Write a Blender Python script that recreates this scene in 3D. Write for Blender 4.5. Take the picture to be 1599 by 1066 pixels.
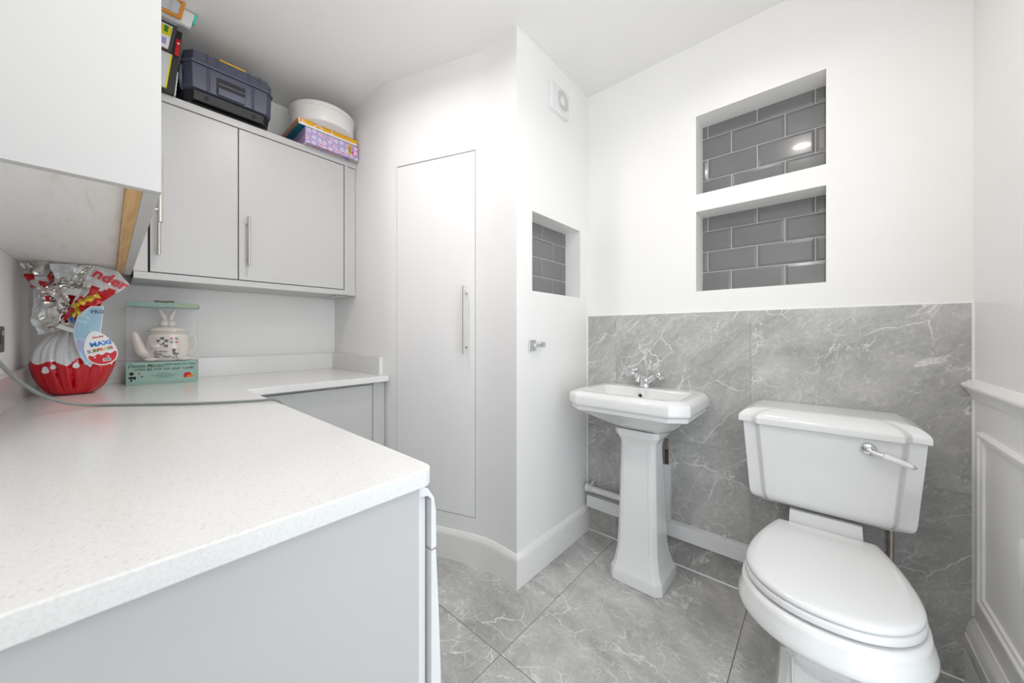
import bpy, bmesh, math, random
from mathutils import Vector, Matrix, noise
from math import sin, cos, pi, radians

for o in list(bpy.data.objects):
    bpy.data.objects.remove(o, do_unlink=True)
SC = bpy.context.scene
COL = SC.collection
random.seed(7)

# ------------------------------------------------------------------ camera
cam = bpy.data.cameras.new('camera')
cam.sensor_fit = 'HORIZONTAL'
cam.sensor_width = 36.0
cam.lens = 36.0 * 550.0 / 1599.0
cam.shift_y = -12.0 / 1599.0
cam.clip_start = 0.02
camo = bpy.data.objects.new('camera', cam)
COL.objects.link(camo)
camo.location = (0, 0, 1.12)
camo.rotation_euler = (radians(90), 0, radians(41.2))
SC.camera = camo

# ------------------------------------------------------------------ daylight and lamps
w = bpy.data.worlds.new('daylight')
SC.world = w
w.use_nodes = True
w.node_tree.nodes['Background'].inputs[0].default_value = (0.86, 0.94, 1.0, 1)
w.node_tree.nodes['Background'].inputs[1].default_value = 3.2
SC.view_settings.view_transform = 'Standard'
SC.view_settings.look = 'None'
SC.view_settings.gamma = 1.0
SC.view_settings.use_curve_mapping = False
SC.view_settings.exposure = 0.03


def downlight(name, loc, power, size=0.10, color=(1, 0.955, 0.915), spread=178):
    l = bpy.data.lights.new(name, 'AREA')
    l.shape = 'DISK'
    l.size = size
    l.energy = power
    l.color = color
    l.spread = radians(spread)
    o = bpy.data.objects.new(name, l)
    o.location = loc
    COL.objects.link(o)
    return o


ZC = 2.485          # ceiling height
downlight('ceiling_downlight', (-0.25, 1.32, ZC - 0.012), 1.25, spread=140)
downlight('ceiling_downlight', (-1.22, 0.52, ZC - 0.012), 6.3, spread=165)
downlight('ceiling_downlight', (-0.10, 0.60, ZC - 0.012), 3.0, spread=160)
# unseen fill lamp added beside the camera, aimed up to brighten the ceiling
fl = downlight('ceiling_fill', (0.12, 0.22, 1.40), 8.6, size=0.25, color=(1, 0.985, 0.97))
fl.rotation_euler = (radians(180 - 24), 0, radians(41.2))

# ------------------------------------------------------------------ node helpers


class NT:
    def __init__(s, name):
        s.m = bpy.data.materials.new(name)
        s.m.use_nodes = True
        s.t = s.m.node_tree
        s.b = s.t.nodes['Principled BSDF']

    def n(s, typ, **kw):
        nd = s.t.nodes.new(typ)
        for k, v in kw.items():
            if k == 'ins':
                for a, b in v.items():
                    if hasattr(b, 'is_output'):
                        s.t.links.new(b, nd.inputs[a])
                    else:
                        nd.inputs[a].default_value = b
            else:
                setattr(nd, k, v)
        return nd

    def link(s, a, b):
        s.t.links.new(a, b)

    def math(s, op, a, b=0.0, clamp=False):
        nd = s.n('ShaderNodeMath', operation=op, use_clamp=clamp, ins={0: a, 1: b})
        return nd.outputs[0]

    def ramp(s, f, pts):
        nd = s.n('ShaderNodeValToRGB', ins={0: f})
        e = nd.color_ramp.elements
        while len(e) < len(pts):
            e.new(0.5)
        for i, (p, c) in enumerate(pts):
            e[i].position = p
            e[i].color = (c[0], c[1], c[2], 1) if isinstance(c, (tuple, list)) else (c, c, c, 1)
        return nd.outputs[0]

    def mix(s, f, a, b):
        nd = s.n('ShaderNodeMix', data_type='RGBA')
        for i, v in ((0, f), (6, a), (7, b)):
            if hasattr(v, 'is_output'):
                s.link(v, nd.inputs[i])
            else:
                nd.inputs[i].default_value = v if i == 0 else (v[0], v[1], v[2], 1)
        return nd.outputs[2]


def mat(name, col, rough=0.5, metal=0.0, coat=0.0, var=0.0, scale=8.0, bump=0.0, bscale=60.0, spec=0.5):
    """plain surface with a little procedural variation in colour and relief"""
    t = NT(name)
    t.b.inputs['Roughness'].default_value = rough
    t.b.inputs['Metallic'].default_value = metal
    t.b.inputs['Coat Weight'].default_value = coat
    t.b.inputs['Coat Roughness'].default_value = 0.05
    t.b.inputs['Specular IOR Level'].default_value = spec
    tc = t.n('ShaderNodeTexCoord').outputs['Object']
    if var > 0:
        nz = t.n('ShaderNodeTexNoise', ins={'Vector': tc, 'Scale': scale, 'Detail': 4.0}).outputs['Fac']
        c = t.ramp(nz, [(0.3, [max(0, x * (1 - var)) for x in col]), (0.7, [min(1, x * (1 + var)) for x in col])])
        t.link(c, t.b.inputs['Base Color'])
    else:
        t.b.inputs['Base Color'].default_value = (*col, 1)
    if bump > 0:
        nz = t.n('ShaderNodeTexNoise', ins={'Vector': tc, 'Scale': bscale, 'Detail': 3.0}).outputs['Fac']
        bp = t.n('ShaderNodeBump', ins={'Height': nz, 'Strength': bump, 'Distance': 0.002})
        t.link(bp.outputs[0], t.b.inputs['Normal'])
    return t.m


def marble(name, ox, oy, axis_b, lift=1.0, rough=0.32):
    """grey stone-look porcelain: cloudy grey ground with broken white veins, shifted from tile to tile"""
    t = NT(name)
    tc = t.n('ShaderNodeTexCoord').outputs['Object']
    off = t.n('ShaderNodeVectorMath', operation='SUBTRACT', ins={0: tc, 1: (ox, oy, 0.0)}).outputs[0]
    snap = t.n('ShaderNodeVectorMath', operation='SNAP', ins={0: off, 1: (0.616, axis_b, 0.61)}).outputs[0]
    sc = t.n('ShaderNodeVectorMath', operation='SCALE', ins={0: snap, 'Scale': 3.73}).outputs[0]
    p = t.n('ShaderNodeVectorMath', operation='ADD', ins={0: tc, 1: sc}).outputs[0]
    # tilted, slightly stretched space so the veins run diagonally
    rot = t.n('ShaderNodeMapping', ins={'Vector': p, 'Rotation': (radians(32), radians(38), radians(32))}).outputs[0]
    mp = t.n('ShaderNodeMapping', ins={'Vector': rot, 'Scale': (1.0, 1.45, 1.45)}).outputs[0]
    cloud = t.n('ShaderNodeTexNoise', ins={'Vector': mp, 'Scale': 3.2, 'Detail': 10.0, 'Roughness': 0.66, 'Distortion': 0.9}).outputs['Fac']
    base = t.ramp(cloud, [(0.28, (0.185 * lift, 0.185 * lift, 0.182 * lift)), (0.52, (0.265 * lift, 0.263 * lift, 0.257 * lift)), (0.75, (0.36 * lift, 0.352 * lift, 0.34 * lift))])
    grain = t.n('ShaderNodeTexNoise', ins={'Vector': mp, 'Scale': 55.0, 'Detail': 5.0, 'Roughness': 0.75, 'Distortion': 1.2}).outputs['Fac']
    gr = t.ramp(grain, [(0.3, (0.84, 0.84, 0.84)), (0.7, (1.12, 1.12, 1.11))])
    bm_ = t.n('ShaderNodeMix', data_type='RGBA', blend_type='MULTIPLY')
    bm_.inputs[0].default_value = 1.0
    t.link(base, bm_.inputs[6])
    t.link(gr, bm_.inputs[7])
    col = bm_.outputs[2]

    def shifted(seed, st):
        q = t.n('ShaderNodeMapping', ins={'Vector': rot, 'Location': (seed, seed * 1.7, -seed), 'Scale': (1.0, st, st)}).outputs[0]
        return q

    def masked(line, q, scale, lo, hi, strength):
        mk = t.n('ShaderNodeTexNoise', ins={'Vector': q, 'Scale': scale, 'Detail': 3.0}).outputs['Fac']
        msk = t.ramp(mk, [(lo, 0.0), (hi, 1.0)])
        return t.math('MULTIPLY', t.math('MULTIPLY', line, msk), strength)

    def vein(scale, width, seed, dist, lo, hi, strength, st=1.6):
        q = shifted(seed, st)
        nz = t.n('ShaderNodeTexNoise', ins={'Vector': q, 'Scale': scale, 'Detail': 6.0, 'Roughness': 0.6, 'Distortion': dist}).outputs['Fac']
        d = t.math('ABSOLUTE', t.math('SUBTRACT', nz, 0.5))
        line = t.ramp(d, [(0.0, 1.0), (width * 0.35, 0.75), (width, 0.0)])
        return masked(line, q, scale * 1.4 + 1.0, lo, hi, strength)

    def crack(scale, width, seed, wob, lo, hi, strength, st=2.0):
        q = shifted(seed, st)
        wn = t.n('ShaderNodeTexNoise', ins={'Vector': q, 'Scale': scale * 1.6, 'Detail': 4.0})
        wv = t.n('ShaderNodeVectorMath', operation='SCALE', ins={0: wn.outputs['Color'], 'Scale': wob}).outputs[0]
        q2 = t.n('ShaderNodeVectorMath', operation='ADD', ins={0: q, 1: wv}).outputs[0]
        vo = t.n('ShaderNodeTexVoronoi', feature='DISTANCE_TO_EDGE', ins={'Vector': q2, 'Scale': scale})
        line = t.ramp(vo.outputs['Distance'], [(0.0, 1.0), (width, 0.0)])
        return masked(line, q, scale * 0.9, lo, hi, strength)
    vs_ = [vein(2.2, 0.009, 3.1, 0.4, 0.48, 0.62, 0.75, 2.2), vein(6.0, 0.012, 7.7, 0.3, 0.50, 0.62, 0.40, 2.4), vein(15.0, 0.02, 1.9, 1.0, 0.52, 0.66, 0.40),
           crack(3.6, 0.011, 4.3, 0.13, 0.46, 0.59, 0.95), crack(9.0, 0.022, 8.9, 0.07, 0.50, 0.62, 0.50), crack(17.0, 0.035, 2.2, 0.05, 0.52, 0.64, 0.34)]
    v = vs_[0]
    for x in vs_[1:]:
        v = t.math('MAXIMUM', v, x)
    col = t.mix(v, col, (0.90, 0.89, 0.87))
    t.link(col, t.b.inputs['Base Color'])
    t.b.inputs['Roughness'].default_value = rough
    return t.m


def quartz():
    t = NT('white quartz')
    tc = t.n('ShaderNodeTexCoord').outputs['Object']
    a = t.n('ShaderNodeTexNoise', ins={'Vector': tc, 'Scale': 260.0, 'Detail': 3.0}).outputs['Fac']
    b = t.n('ShaderNodeTexVoronoi', ins={'Vector': tc, 'Scale': 190.0})
    bd = t.n('ShaderNodeSeparateColor', ins={0: b.outputs['Color']}).outputs[0]
    pick = t.ramp(bd, [(0.80, 0.0), (0.9, 1.0)])
    near = t.ramp(b.outputs['Distance'], [(0.25, 1.0), (0.5, 0.0)])
    base = t.ramp(a, [(0.3, (0.74, 0.735, 0.725)), (0.6, (0.80, 0.797, 0.787))])
    col = t.mix(t.math('MULTIPLY', t.math('MULTIPLY', pick, near), 0.4), base, (0.55, 0.53, 0.50))
    t.link(col, t.b.inputs['Base Color'])
    t.b.inputs['Roughness'].default_value = 0.16
    return t.m


def brushed(name, col, rough):
    t = NT(name)
    tc = t.n('ShaderNodeTexCoord').outputs['Object']
    mp = t.n('ShaderNodeMapping', ins={'Vector': tc, 'Scale': (400, 400, 6)}).outputs[0]
    nz = t.n('ShaderNodeTexNoise', ins={'Vector': mp, 'Scale': 1.0, 'Detail': 2.0}).outputs['Fac']
    c = t.ramp(nz, [(0.3, [x * 0.85 for x in col]), (0.7, [min(1, x * 1.1) for x in col])])
    t.link(c, t.b.inputs['Base Color'])
    t.b.inputs['Metallic'].default_value = 1.0
    t.b.inputs['Roughness'].default_value = rough
    return t.m


def wood(name):
    t = NT(name)
    tc = t.n('ShaderNodeTexCoord').outputs['Object']
    mp = t.n('ShaderNodeMapping', ins={'Vector': tc, 'Scale': (3, 60, 60)}).outputs[0]
    nz = t.n('ShaderNodeTexNoise', ins={'Vector': mp, 'Scale': 2.0, 'Detail': 5.0, 'Distortion': 0.6}).outputs['Fac']
    c = t.ramp(nz, [(0.3, (0.52, 0.29, 0.10)), (0.7, (0.70, 0.44, 0.19))])
    t.link(c, t.b.inputs['Base Color'])
    t.b.inputs['Roughness'].default_value = 0.55
    return t.m


def underside_mat():
    """pale cabinet underside with faint scuffs and smears"""
    t = NT('scuffed pale laminate')
    tc = t.n('ShaderNodeTexCoord').outputs['Object']
    mp = t.n('ShaderNodeMapping', ins={'Vector': tc, 'Scale': (2.0, 22.0, 1.0)}).outputs[0]
    nz = t.n('ShaderNodeTexNoise', ins={'Vector': mp, 'Scale': 3.0, 'Detail': 6.0, 'Distortion': 0.7}).outputs['Fac']
    c = t.ramp(nz, [(0.26, (0.78, 0.76, 0.71)), (0.42, (0.88, 0.87, 0.84)), (0.7, (0.90, 0.89, 0.87))])
    t.link(c, t.b.inputs['Base Color'])
    t.b.inputs['Roughness'].default_value = 0.4
    return t.m


def glass_film():
    """clear thin plastic sheet of a gift box window"""
    t = NT('clear plastic film')
    t.b.inputs['Base Color'].default_value = (0.97, 0.98, 0.98, 1)
    t.b.inputs['Roughness'].default_value = 0.03
    t.b.inputs['IOR'].default_value = 1.25
    t.b.inputs['Transmission Weight'].default_value = 0.0
    t.b.inputs['Alpha'].default_value = 0.07
    return t.m


def confetti_mat():
    """lilac printed card with round pastel stickers"""
    t = NT('lilac printed card')
    tc = t.n('ShaderNodeTexCoord').outputs['Object']
    sx = t.n('ShaderNodeSeparateXYZ', ins={0: tc})
    fl_ = t.n('ShaderNodeCombineXYZ', ins={0: sx.outputs[1], 1: sx.outputs[2]}).outputs[0]
    v = t.n('ShaderNodeTexVoronoi', voronoi_dimensions='2D', ins={'Vector': fl_, 'Scale': 34.0, 'Randomness': 0.65})
    hue = t.n('ShaderNodeSeparateColor', ins={0: v.outputs['Color']})
    cc = t.ramp(hue.outputs[0], [(0.0, (0.62, 0.10, 0.30)), (0.35, (0.72, 0.45, 0.62)), (0.6, (0.45, 0.62, 0.72)), (1.0, (0.66, 0.12, 0.20))])
    ring = t.ramp(v.outputs['Distance'], [(0.0, 1.0), (0.21, 1.0), (0.24, 0.0)])
    white = t.ramp(v.outputs['Distance'], [(0.30, 1.0), (0.33, 0.0)])
    col = t.mix(white, (0.47, 0.36, 0.62), (0.84, 0.82, 0.88))
    col = t.mix(ring, col, cc)
    t.link(col, t.b.inputs['Base Color'])
    t.b.inputs['Roughness'].default_value = 0.35
    return t.m


def printed(name, pts, scale=22.0, rough=0.35):
    t = NT(name)
    tc = t.n('ShaderNodeTexCoord').outputs['Object']
    nz = t.n('ShaderNodeTexNoise', ins={'Vector': tc, 'Scale': scale, 'Detail': 2.0, 'Distortion': 1.0}).outputs['Fac']
    rp = t.ramp(nz, pts)
    for nd in t.t.nodes:
        if nd.bl_idname == 'ShaderNodeValToRGB':
            nd.color_ramp.interpolation = 'CONSTANT'
    t.link(rp, t.b.inputs['Base Color'])
    t.b.inputs['Roughness'].default_value = rough
    return t.m


M = {}
M['wall'] = mat('white wall paint', (0.88, 0.872, 0.858), 0.55, var=0.012, scale=3, bump=0.06, bscale=140)
M['closetwall'] = mat('white satin wall paint', (0.86, 0.85, 0.855), 0.5, var=0.012, scale=3, bump=0.06, bscale=140)
M['ceil'] = mat('white ceiling paint', (0.86, 0.85, 0.83), 0.7, var=0.012, scale=2, bump=0.05, bscale=120)
M['gloss'] = mat('white gloss woodwork paint', (0.90, 0.89, 0.88), 0.28, var=0.01, scale=6)
M['skirt'] = mat('white satin skirting paint', (0.85, 0.84, 0.82), 0.35, var=0.015, scale=6)
M['patch'] = mat('fresh white filler', (0.90, 0.90, 0.90), 0.5, var=0.01)
M['cab'] = mat('pale grey cabinet lacquer', (0.55, 0.545, 0.54), 0.36, var=0.012, scale=2)
M['cabin'] = mat('pale grey carcass board', (0.60, 0.60, 0.58), 0.42, var=0.012, scale=3)
M['gapshade'] = mat('board dark as gap shade', (0.05, 0.05, 0.05), 0.8, var=0.05)  # near-black colour puts the shade of the door gaps into the carcass
M['under'] = underside_mat()
M['wood'] = wood('raw pine strip')
M['quartz'] = quartz()
M['floor'] = marble('grey marble floor tile', -0.841, 0.899, 1.21, lift=1.85, rough=0.30)
M['walltile'] = marble('grey marble wall tile', -0.837, 0.0, 9.0, lift=1.8, rough=0.30)
M['floorgrout'] = mat('brown grey grout', (0.22, 0.19, 0.165), 0.9, var=0.1, scale=40)
M['wallgrout'] = mat('pale grey grout', (0.50, 0.49, 0.48), 0.9, var=0.1, scale=40)
M['metro'] = mat('glossy mid grey glazed tile', (0.175, 0.176, 0.180), 0.17, coat=0.25, var=0.05, scale=5)
M['whitegrout'] = mat('off white grout', (0.72, 0.71, 0.68), 0.85, var=0.04, scale=60)
M['ceramic'] = mat('white glazed ceramic', (0.82, 0.82, 0.818), 0.08, coat=0.5, var=0.006, scale=4)
M['seat'] = mat('white gloss seat plastic', (0.78, 0.775, 0.78), 0.16, coat=0.3, var=0.006, scale=4)
M['plastic'] = mat('white plastic', (0.80, 0.80, 0.81), 0.3, var=0.01)
M['pipe'] = mat('white pipe plastic', (0.76, 0.76, 0.75), 0.35, var=0.02, scale=20)
M['appliance'] = mat('white enamel appliance', (0.80, 0.80, 0.81), 0.22, coat=0.3, var=0.006)
M['chrome'] = mat('polished chrome', (0.75, 0.76, 0.78), 0.06, 1.0, var=0.02, scale=30)
M['steel'] = brushed('brushed nickel', (0.58, 0.54, 0.49), 0.32)
M['copper'] = mat('tarnished copper', (0.10, 0.055, 0.04), 0.5, 0.4, var=0.25, scale=60)
M['brass'] = mat('nickel plated brass', (0.55, 0.50, 0.44), 0.3, 1.0, var=0.1, scale=60)
M['black'] = mat('matt black', (0.012, 0.012, 0.013), 0.5, var=0.1)
M['blackgloss'] = mat('black nickel', (0.03, 0.03, 0.032), 0.3, 0.3, var=0.1)
M['toolbox'] = mat('dark blue grey plastic', (0.092, 0.098, 0.145), 0.36, var=0.06, scale=30, bump=0.15, bscale=400)
M['toolblack'] = mat('textured black plastic', (0.018, 0.018, 0.019), 0.5, var=0.08, scale=30, bump=0.15, bscale=400)
M['yellow'] = mat('bright yellow plastic', (0.85, 0.47, 0.02), 0.4, var=0.04)
M['confetti'] = confetti_mat()
M['lilac'] = mat('plain lilac card', (0.42, 0.33, 0.60), 0.4, var=0.05)
M['pinkprint'] = printed('pink print', [(0.0, (0.50, 0.05, 0.22)), (0.45, (0.72, 0.35, 0.62)), (0.6, (0.45, 0.25, 0.55))], 50)
M['undersideprint'] = printed('picture print', [(0.0, (0.30, 0.22, 0.45)), (0.42, (0.52, 0.45, 0.16)), (0.5, (0.40, 0.32, 0.52)), (0.58, (0.42, 0.13, 0.10)), (0.66, (0.48, 0.38, 0.60))], 14)
M['yellowprint'] = printed('yellow cloud print', [(0.0, (0.82, 0.42, 0.01)), (0.54, (0.84, 0.62, 0.60)), (0.62, (0.82, 0.42, 0.01))], 12)
M['orangeprint'] = printed('orange picture print', [(0.0, (0.66, 0.22, 0.10)), (0.5, (0.78, 0.34, 0.03)), (0.58, (0.42, 0.16, 0.16)), (0.64, (0.78, 0.34, 0.06))], 40)
M['teal'] = mat('teal card', (0.0, 0.17, 0.23), 0.4, var=0.08)
M['tin'] = mat('white lacquered tin', (0.80, 0.78, 0.755), 0.3, var=0.01)
M['paper'] = mat('white paper', (0.80, 0.80, 0.80), 0.6, var=0.02)
M['greycard'] = mat('dark grey card', (0.055, 0.056, 0.055), 0.5, var=0.06)
M['redprint'] = mat('red print', (0.62, 0.004, 0.012), 0.35, var=0.04)
M['coveryellow'] = mat('lime yellow cover', (0.70, 0.60, 0.01), 0.35, var=0.04)
M['covergreen'] = mat('green cover print', (0.05, 0.26, 0.03), 0.4, var=0.1)
M['orange'] = mat('orange rim plastic', (0.72, 0.27, 0.02), 0.4, var=0.05)
M['aqua'] = mat('aqua card', (0.08, 0.62, 0.50), 0.4, var=0.03)
M['fanshade'] = mat('grey duct shade', (0.20, 0.20, 0.20), 0.6, var=0.03)  # grey stands in for the shade inside the fan
M['palegrey'] = mat('pale grey plastic', (0.55, 0.56, 0.58), 0.35, var=0.03)
M['foilred'] = mat('red printed foil', (0.60, 0.004, 0.014), 0.24, 0.15, coat=0.3, var=0.05, scale=30)
M['foilwhite'] = mat('white printed foil', (0.72, 0.73, 0.74), 0.28, 0.08, coat=0.3, var=0.03, scale=30)
M['foilsilver'] = mat('crumpled silver foil', (0.72, 0.70, 0.67), 0.16, 1.0, var=0.06, scale=30)
M['foilgold'] = mat('gold foil ribbon', (0.80, 0.56, 0.08), 0.18, 1.0, var=0.06, scale=40)
M['foilblue'] = mat('blue foil ribbon', (0.05, 0.25, 0.62), 0.18, 0.9, var=0.06, scale=40)
M['cardblue'] = printed('icy blue print', [(0.0, (0.34, 0.55, 0.70)), (0.47, (0.46, 0.68, 0.78)), (0.56, (0.40, 0.46, 0.70))], 16)
M['cardwhite'] = mat('white card', (0.82, 0.82, 0.83), 0.3, var=0.01)
M['inkblue'] = mat('blue ink', (0.01, 0.20, 0.62), 0.4, var=0.02)
M['inknavy'] = mat('navy ink', (0.02, 0.03, 0.09), 0.4, var=0.02)
M['inkred'] = mat('red ink', (0.62, 0.01, 0.02), 0.4, var=0.02)
M['inkorange'] = mat('orange ink', (0.80, 0.22, 0.01), 0.4, var=0.02)
M['inkgreen'] = mat('green ink', (0.05, 0.34, 0.06), 0.4, var=0.02)
M['inkyellow'] = mat('yellow ink', (0.80, 0.52, 0.02), 0.4, var=0.02)
M['inkblack'] = mat('black ink', (0.015, 0.015, 0.017), 0.5, var=0.02)
M['inkdkgreen'] = mat('dark green ink', (0.02, 0.08, 0.06), 0.5, var=0.02)
M['mint'] = mat('mint green card', (0.34, 0.52, 0.455), 0.42, var=0.02, scale=60)
M['mintdark'] = mat('darker mint ink', (0.12, 0.26, 0.22), 0.5, var=0.02)
M['film'] = glass_film()
M['pot'] = mat('cream glazed earthenware', (0.76, 0.70, 0.63), 0.16, coat=0.5, var=0.015)
M['cable'] = mat('grey green cable sheath', (0.26, 0.285, 0.265), 0.35, var=0.03)
M['gold'] = mat('dull gold thread', (0.30, 0.24, 0.12), 0.5, 0.3, var=0.2, scale=200)

# ------------------------------------------------------------------ mesh helpers
W = {}     # world position of every empty / mesh origin


def thing(name, label, cat, loc, rotz=0.0, group=None):
    o = bpy.data.objects.new(name, None)
    COL.objects.link(o)
    o.empty_display_size = 0.05
    o.location = loc
    o.rotation_euler = (0, 0, rotz)
    o['label'] = label
    o['category'] = cat
    if group:
        o['group'] = group
    W[o.name] = Vector(loc)
    return o


def tag(o, label, cat, group=None):
    o['label'] = label
    o['category'] = cat
    if group:
        o['group'] = group
    return o


def obj(name, bm, mats, parent=None, local=False, angle=38, bevel=0.0, bseg=2, solid=None, subs=0, label=None, kind=None):
    if not isinstance(mats, (list, tuple)):
        mats = [mats]
    if angle is not None:
        bmesh.ops.recalc_face_normals(bm, faces=bm.faces[:])
    me = bpy.data.meshes.new(name)
    if parent is not None:
        base = W[parent.name]
        if not local:
            bmesh.ops.translate(bm, verts=bm.verts[:], vec=-base)
        org = base
    elif kind == 'structure':
        org = Vector((0, 0, 0))
    else:
        xs = [v.co for v in bm.verts]
        org = Vector(((min(c.x for c in xs) + max(c.x for c in xs)) / 2, (min(c.y for c in xs) + max(c.y for c in xs)) / 2, min(c.z for c in xs)))
        bmesh.ops.translate(bm, verts=bm.verts[:], vec=-org)
    if angle is not None:
        for f in bm.faces:
            f.smooth = True
        for e in bm.edges:
            if len(e.link_faces) == 2:
                e.smooth = e.calc_face_angle(0.0) < radians(angle)
            else:
                e.smooth = False
    bm.to_mesh(me)
    bm.free()
    for m in mats:
        me.materials.append(m)
    o = bpy.data.objects.new(name, me)
    COL.objects.link(o)
    if parent is not None:
        o.parent = parent
    else:
        o.location = org
    W[o.name] = Vector(org)
    if bevel > 0:
        md = o.modifiers.new('bevel', 'BEVEL')
        md.width = bevel
        md.segments = bseg
        md.limit_method = 'ANGLE'
        md.angle_limit = radians(35)
        md.harden_normals = False
        for p in me.polygons:
            p.use_smooth = True
        w_ = o.modifiers.new('weighted', 'WEIGHTED_NORMAL')
        w_.keep_sharp = False
    if solid:
        md = o.modifiers.new('thickness', 'SOLIDIFY')
        md.thickness = solid[0]
        md.offset = solid[1]
        if len(solid) > 2:
            md.material_offset = solid[2]
    if subs:
        md = o.modifiers.new('subdivision', 'SUBSURF')
        md.levels = subs
        md.render_levels = subs
    if label:
        o['label'] = label
    if kind:
        o['kind'] = kind
    return o


def struct(name, bm, mats, **kw):
    return obj(name, bm, mats, kind='structure', **kw)


def BM():
    return bmesh.new()


def box(bm, x0, x1, y0, y1, z0, z1, mi=0):
    v = [bm.verts.new(p) for p in ((x0, y0, z0), (x1, y0, z0), (x1, y1, z0), (x0, y1, z0), (x0, y0, z1), (x1, y0, z1), (x1, y1, z1), (x0, y1, z1))]
    for f in ((3, 2, 1, 0), (4, 5, 6, 7), (0, 1, 5, 4), (1, 2, 6, 5), (2, 3, 7, 6), (3, 0, 4, 7)):
        fc = bm.faces.new([v[i] for i in f])
        fc.material_index = mi
    return v


def bxf(x0, x1, y0, y1, z0, z1):
    b = BM()
    box(b, x0, x1, y0, y1, z0, z1)
    return b


def loft(bm, rings, cap0=True, cap1=True, closed=True, mi=0):
    vs = [[bm.verts.new(p) for p in r] for r in rings]
    n = len(rings[0])
    for a, b in zip(vs[:-1], vs[1:]):
        for i in range(n if closed else n - 1):
            j = (i + 1) % n
            try:
                f = bm.faces.new((a[i], a[j], b[j], b[i]))
                f.material_index = mi
            except ValueError:
                pass
    if cap0:
        bm.faces.new(vs[0][::-1]).material_index = mi
    if cap1:
        bm.faces.new(vs[-1]).material_index = mi
    return vs


def prism(bm, poly, axis, a, b, mi=0):
    """extrude a 2D polygon along x, y or z from a to b"""
    def P(u, v, t):
        return {'x': (t, u, v), 'y': (u, t, v), 'z': (u, v, t)}[axis]
    loft(bm, [[P(u, v, a) for u, v in poly], [P(u, v, b) for u, v in poly]], mi=mi)


def tube(bm, pts, r, n=12, mi=0, cap=True):
    pts = [Vector(p) for p in pts]
    rr = r if isinstance(r, (list, tuple)) else [r] * len(pts)
    rings = []
    up = None
    for i, p in enumerate(pts):
        d = (pts[min(i + 1, len(pts) - 1)] - pts[max(i - 1, 0)]).normalized()
        if up is None:
            up = Vector((0, 0, 1)) if abs(d.z) < 0.9 else Vector((1, 0, 0))
        s = d.cross(up).normalized()
        up = s.cross(d).normalized()
        rings.append([p + (s * cos(2 * pi * k / n) + up * sin(2 * pi * k / n)) * rr[i] for k in range(n)])
    loft(bm, rings, cap, cap, mi=mi)


def lathe(bm, prof, c, axis='z', n=32, mi=0, cap0=True, cap1=True):
    """prof: list of (radius, distance along axis) from point c"""
    c = Vector(c)
    rings = []
    for r, t in prof:
        ring = []
        for k in range(n):
            a = 2 * pi * k / n
            u, v = r * cos(a), r * sin(a)
            q = {'z': (u, v, t), 'x': (t, u, v), 'y': (u, t, v)}[axis]
            ring.append(c + Vector(q))
        rings.append(ring)
    loft(bm, rings, cap0, cap1, mi=mi)


def offset2(poly, d):
    """offset a closed ccw polygon inwards by d"""
    n = len(poly)
    out = []
    for i in range(n):
        p0 = Vector(poly[i - 1])
        p1 = Vector(poly[i])
        p2 = Vector(poly[(i + 1) % n])
        e1 = (p1 - p0).normalized()
        e2 = (p2 - p1).normalized()
        n1 = Vector((-e1.y, e1.x))
        n2 = Vector((-e2.y, e2.x))
        m = (n1 + n2)
        if m.length < 1e-6:
            m = n1
        m.normalize()
        k = max(0.35, m.dot(n1))
        out.append((p1 + m * (d / k)).to_tuple())
    return out


def smooth_path(pts, sub=8):
    """catmull-rom through the points"""
    P = [Vector(p) for p in pts]
    P = [P[0] * 2 - P[1]] + P + [P[-1] * 2 - P[-2]]
    out = []
    for i in range(1, len(P) - 2):
        for s in range(sub):
            t = s / sub
            a, b, c, d = P[i - 1], P[i], P[i + 1], P[i + 2]
            out.append(0.5 * ((2 * b) + (c - a) * t + (2 * a - 5 * b + 4 * c - d) * t * t + (3 * b - a - 3 * c + d) * t ** 3))
    out.append(P[-2])
    return out


def text_geo(s, size, extrude=0.0004, bold=0.0, align='CENTER', shear=0.0, space=1.0):
    cu = bpy.data.curves.new('lettering', 'FONT')
    cu.body = s
    cu.size = size
    cu.extrude = extrude
    cu.offset = bold
    cu.align_x = align
    cu.align_y = 'CENTER'
    cu.shear = shear
    cu.space_character = space
    cu.resolution_u = 2
    to = bpy.data.objects.new('lettering', cu)
    COL.objects.link(to)
    bpy.context.view_layer.update()
    dg = bpy.context.evaluated_depsgraph_get()
    me = to.evaluated_get(dg).to_mesh()
    vs = [v.co.copy() for v in me.vertices]
    fs = [list(p.vertices) for p in me.polygons]
    to.evaluated_get(dg).to_mesh_clear()
    bpy.data.objects.remove(to, do_unlink=True)
    bpy.data.curves.remove(cu)
    return vs, fs


def add_text(bm, s, size, fn, mi=0, **kw):
    """fn maps (u, v, w) of the flat text to a 3D point"""
    vs, fs = text_geo(s, size, **kw)
    bv = [bm.verts.new(fn(v.x, v.y, v.z)) for v in vs]
    for f in fs:
        try:
            bm.faces.new([bv[i] for i in f]).material_index = mi
        except ValueError:
            pass


def facing_x(c, ang=0.0, tilt=0.0):
    """text plane facing +x: reads towards +y, up +z"""
    c = Vector(c)
    ca, sa = cos(ang), sin(ang)

    def f(u, v, w_):
        a, b = u * ca - v * sa, u * sa + v * ca
        return c + Vector((w_ - tilt * b, a, b))
    return f


def plate_x(bm, poly, x, th, mi=0):
    """flat outline in (y, z) extruded from x to x + th"""
    loft(bm, [[(x, y, z) for y, z in poly], [(x + th, y, z) for y, z in poly]], mi=mi)


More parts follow.
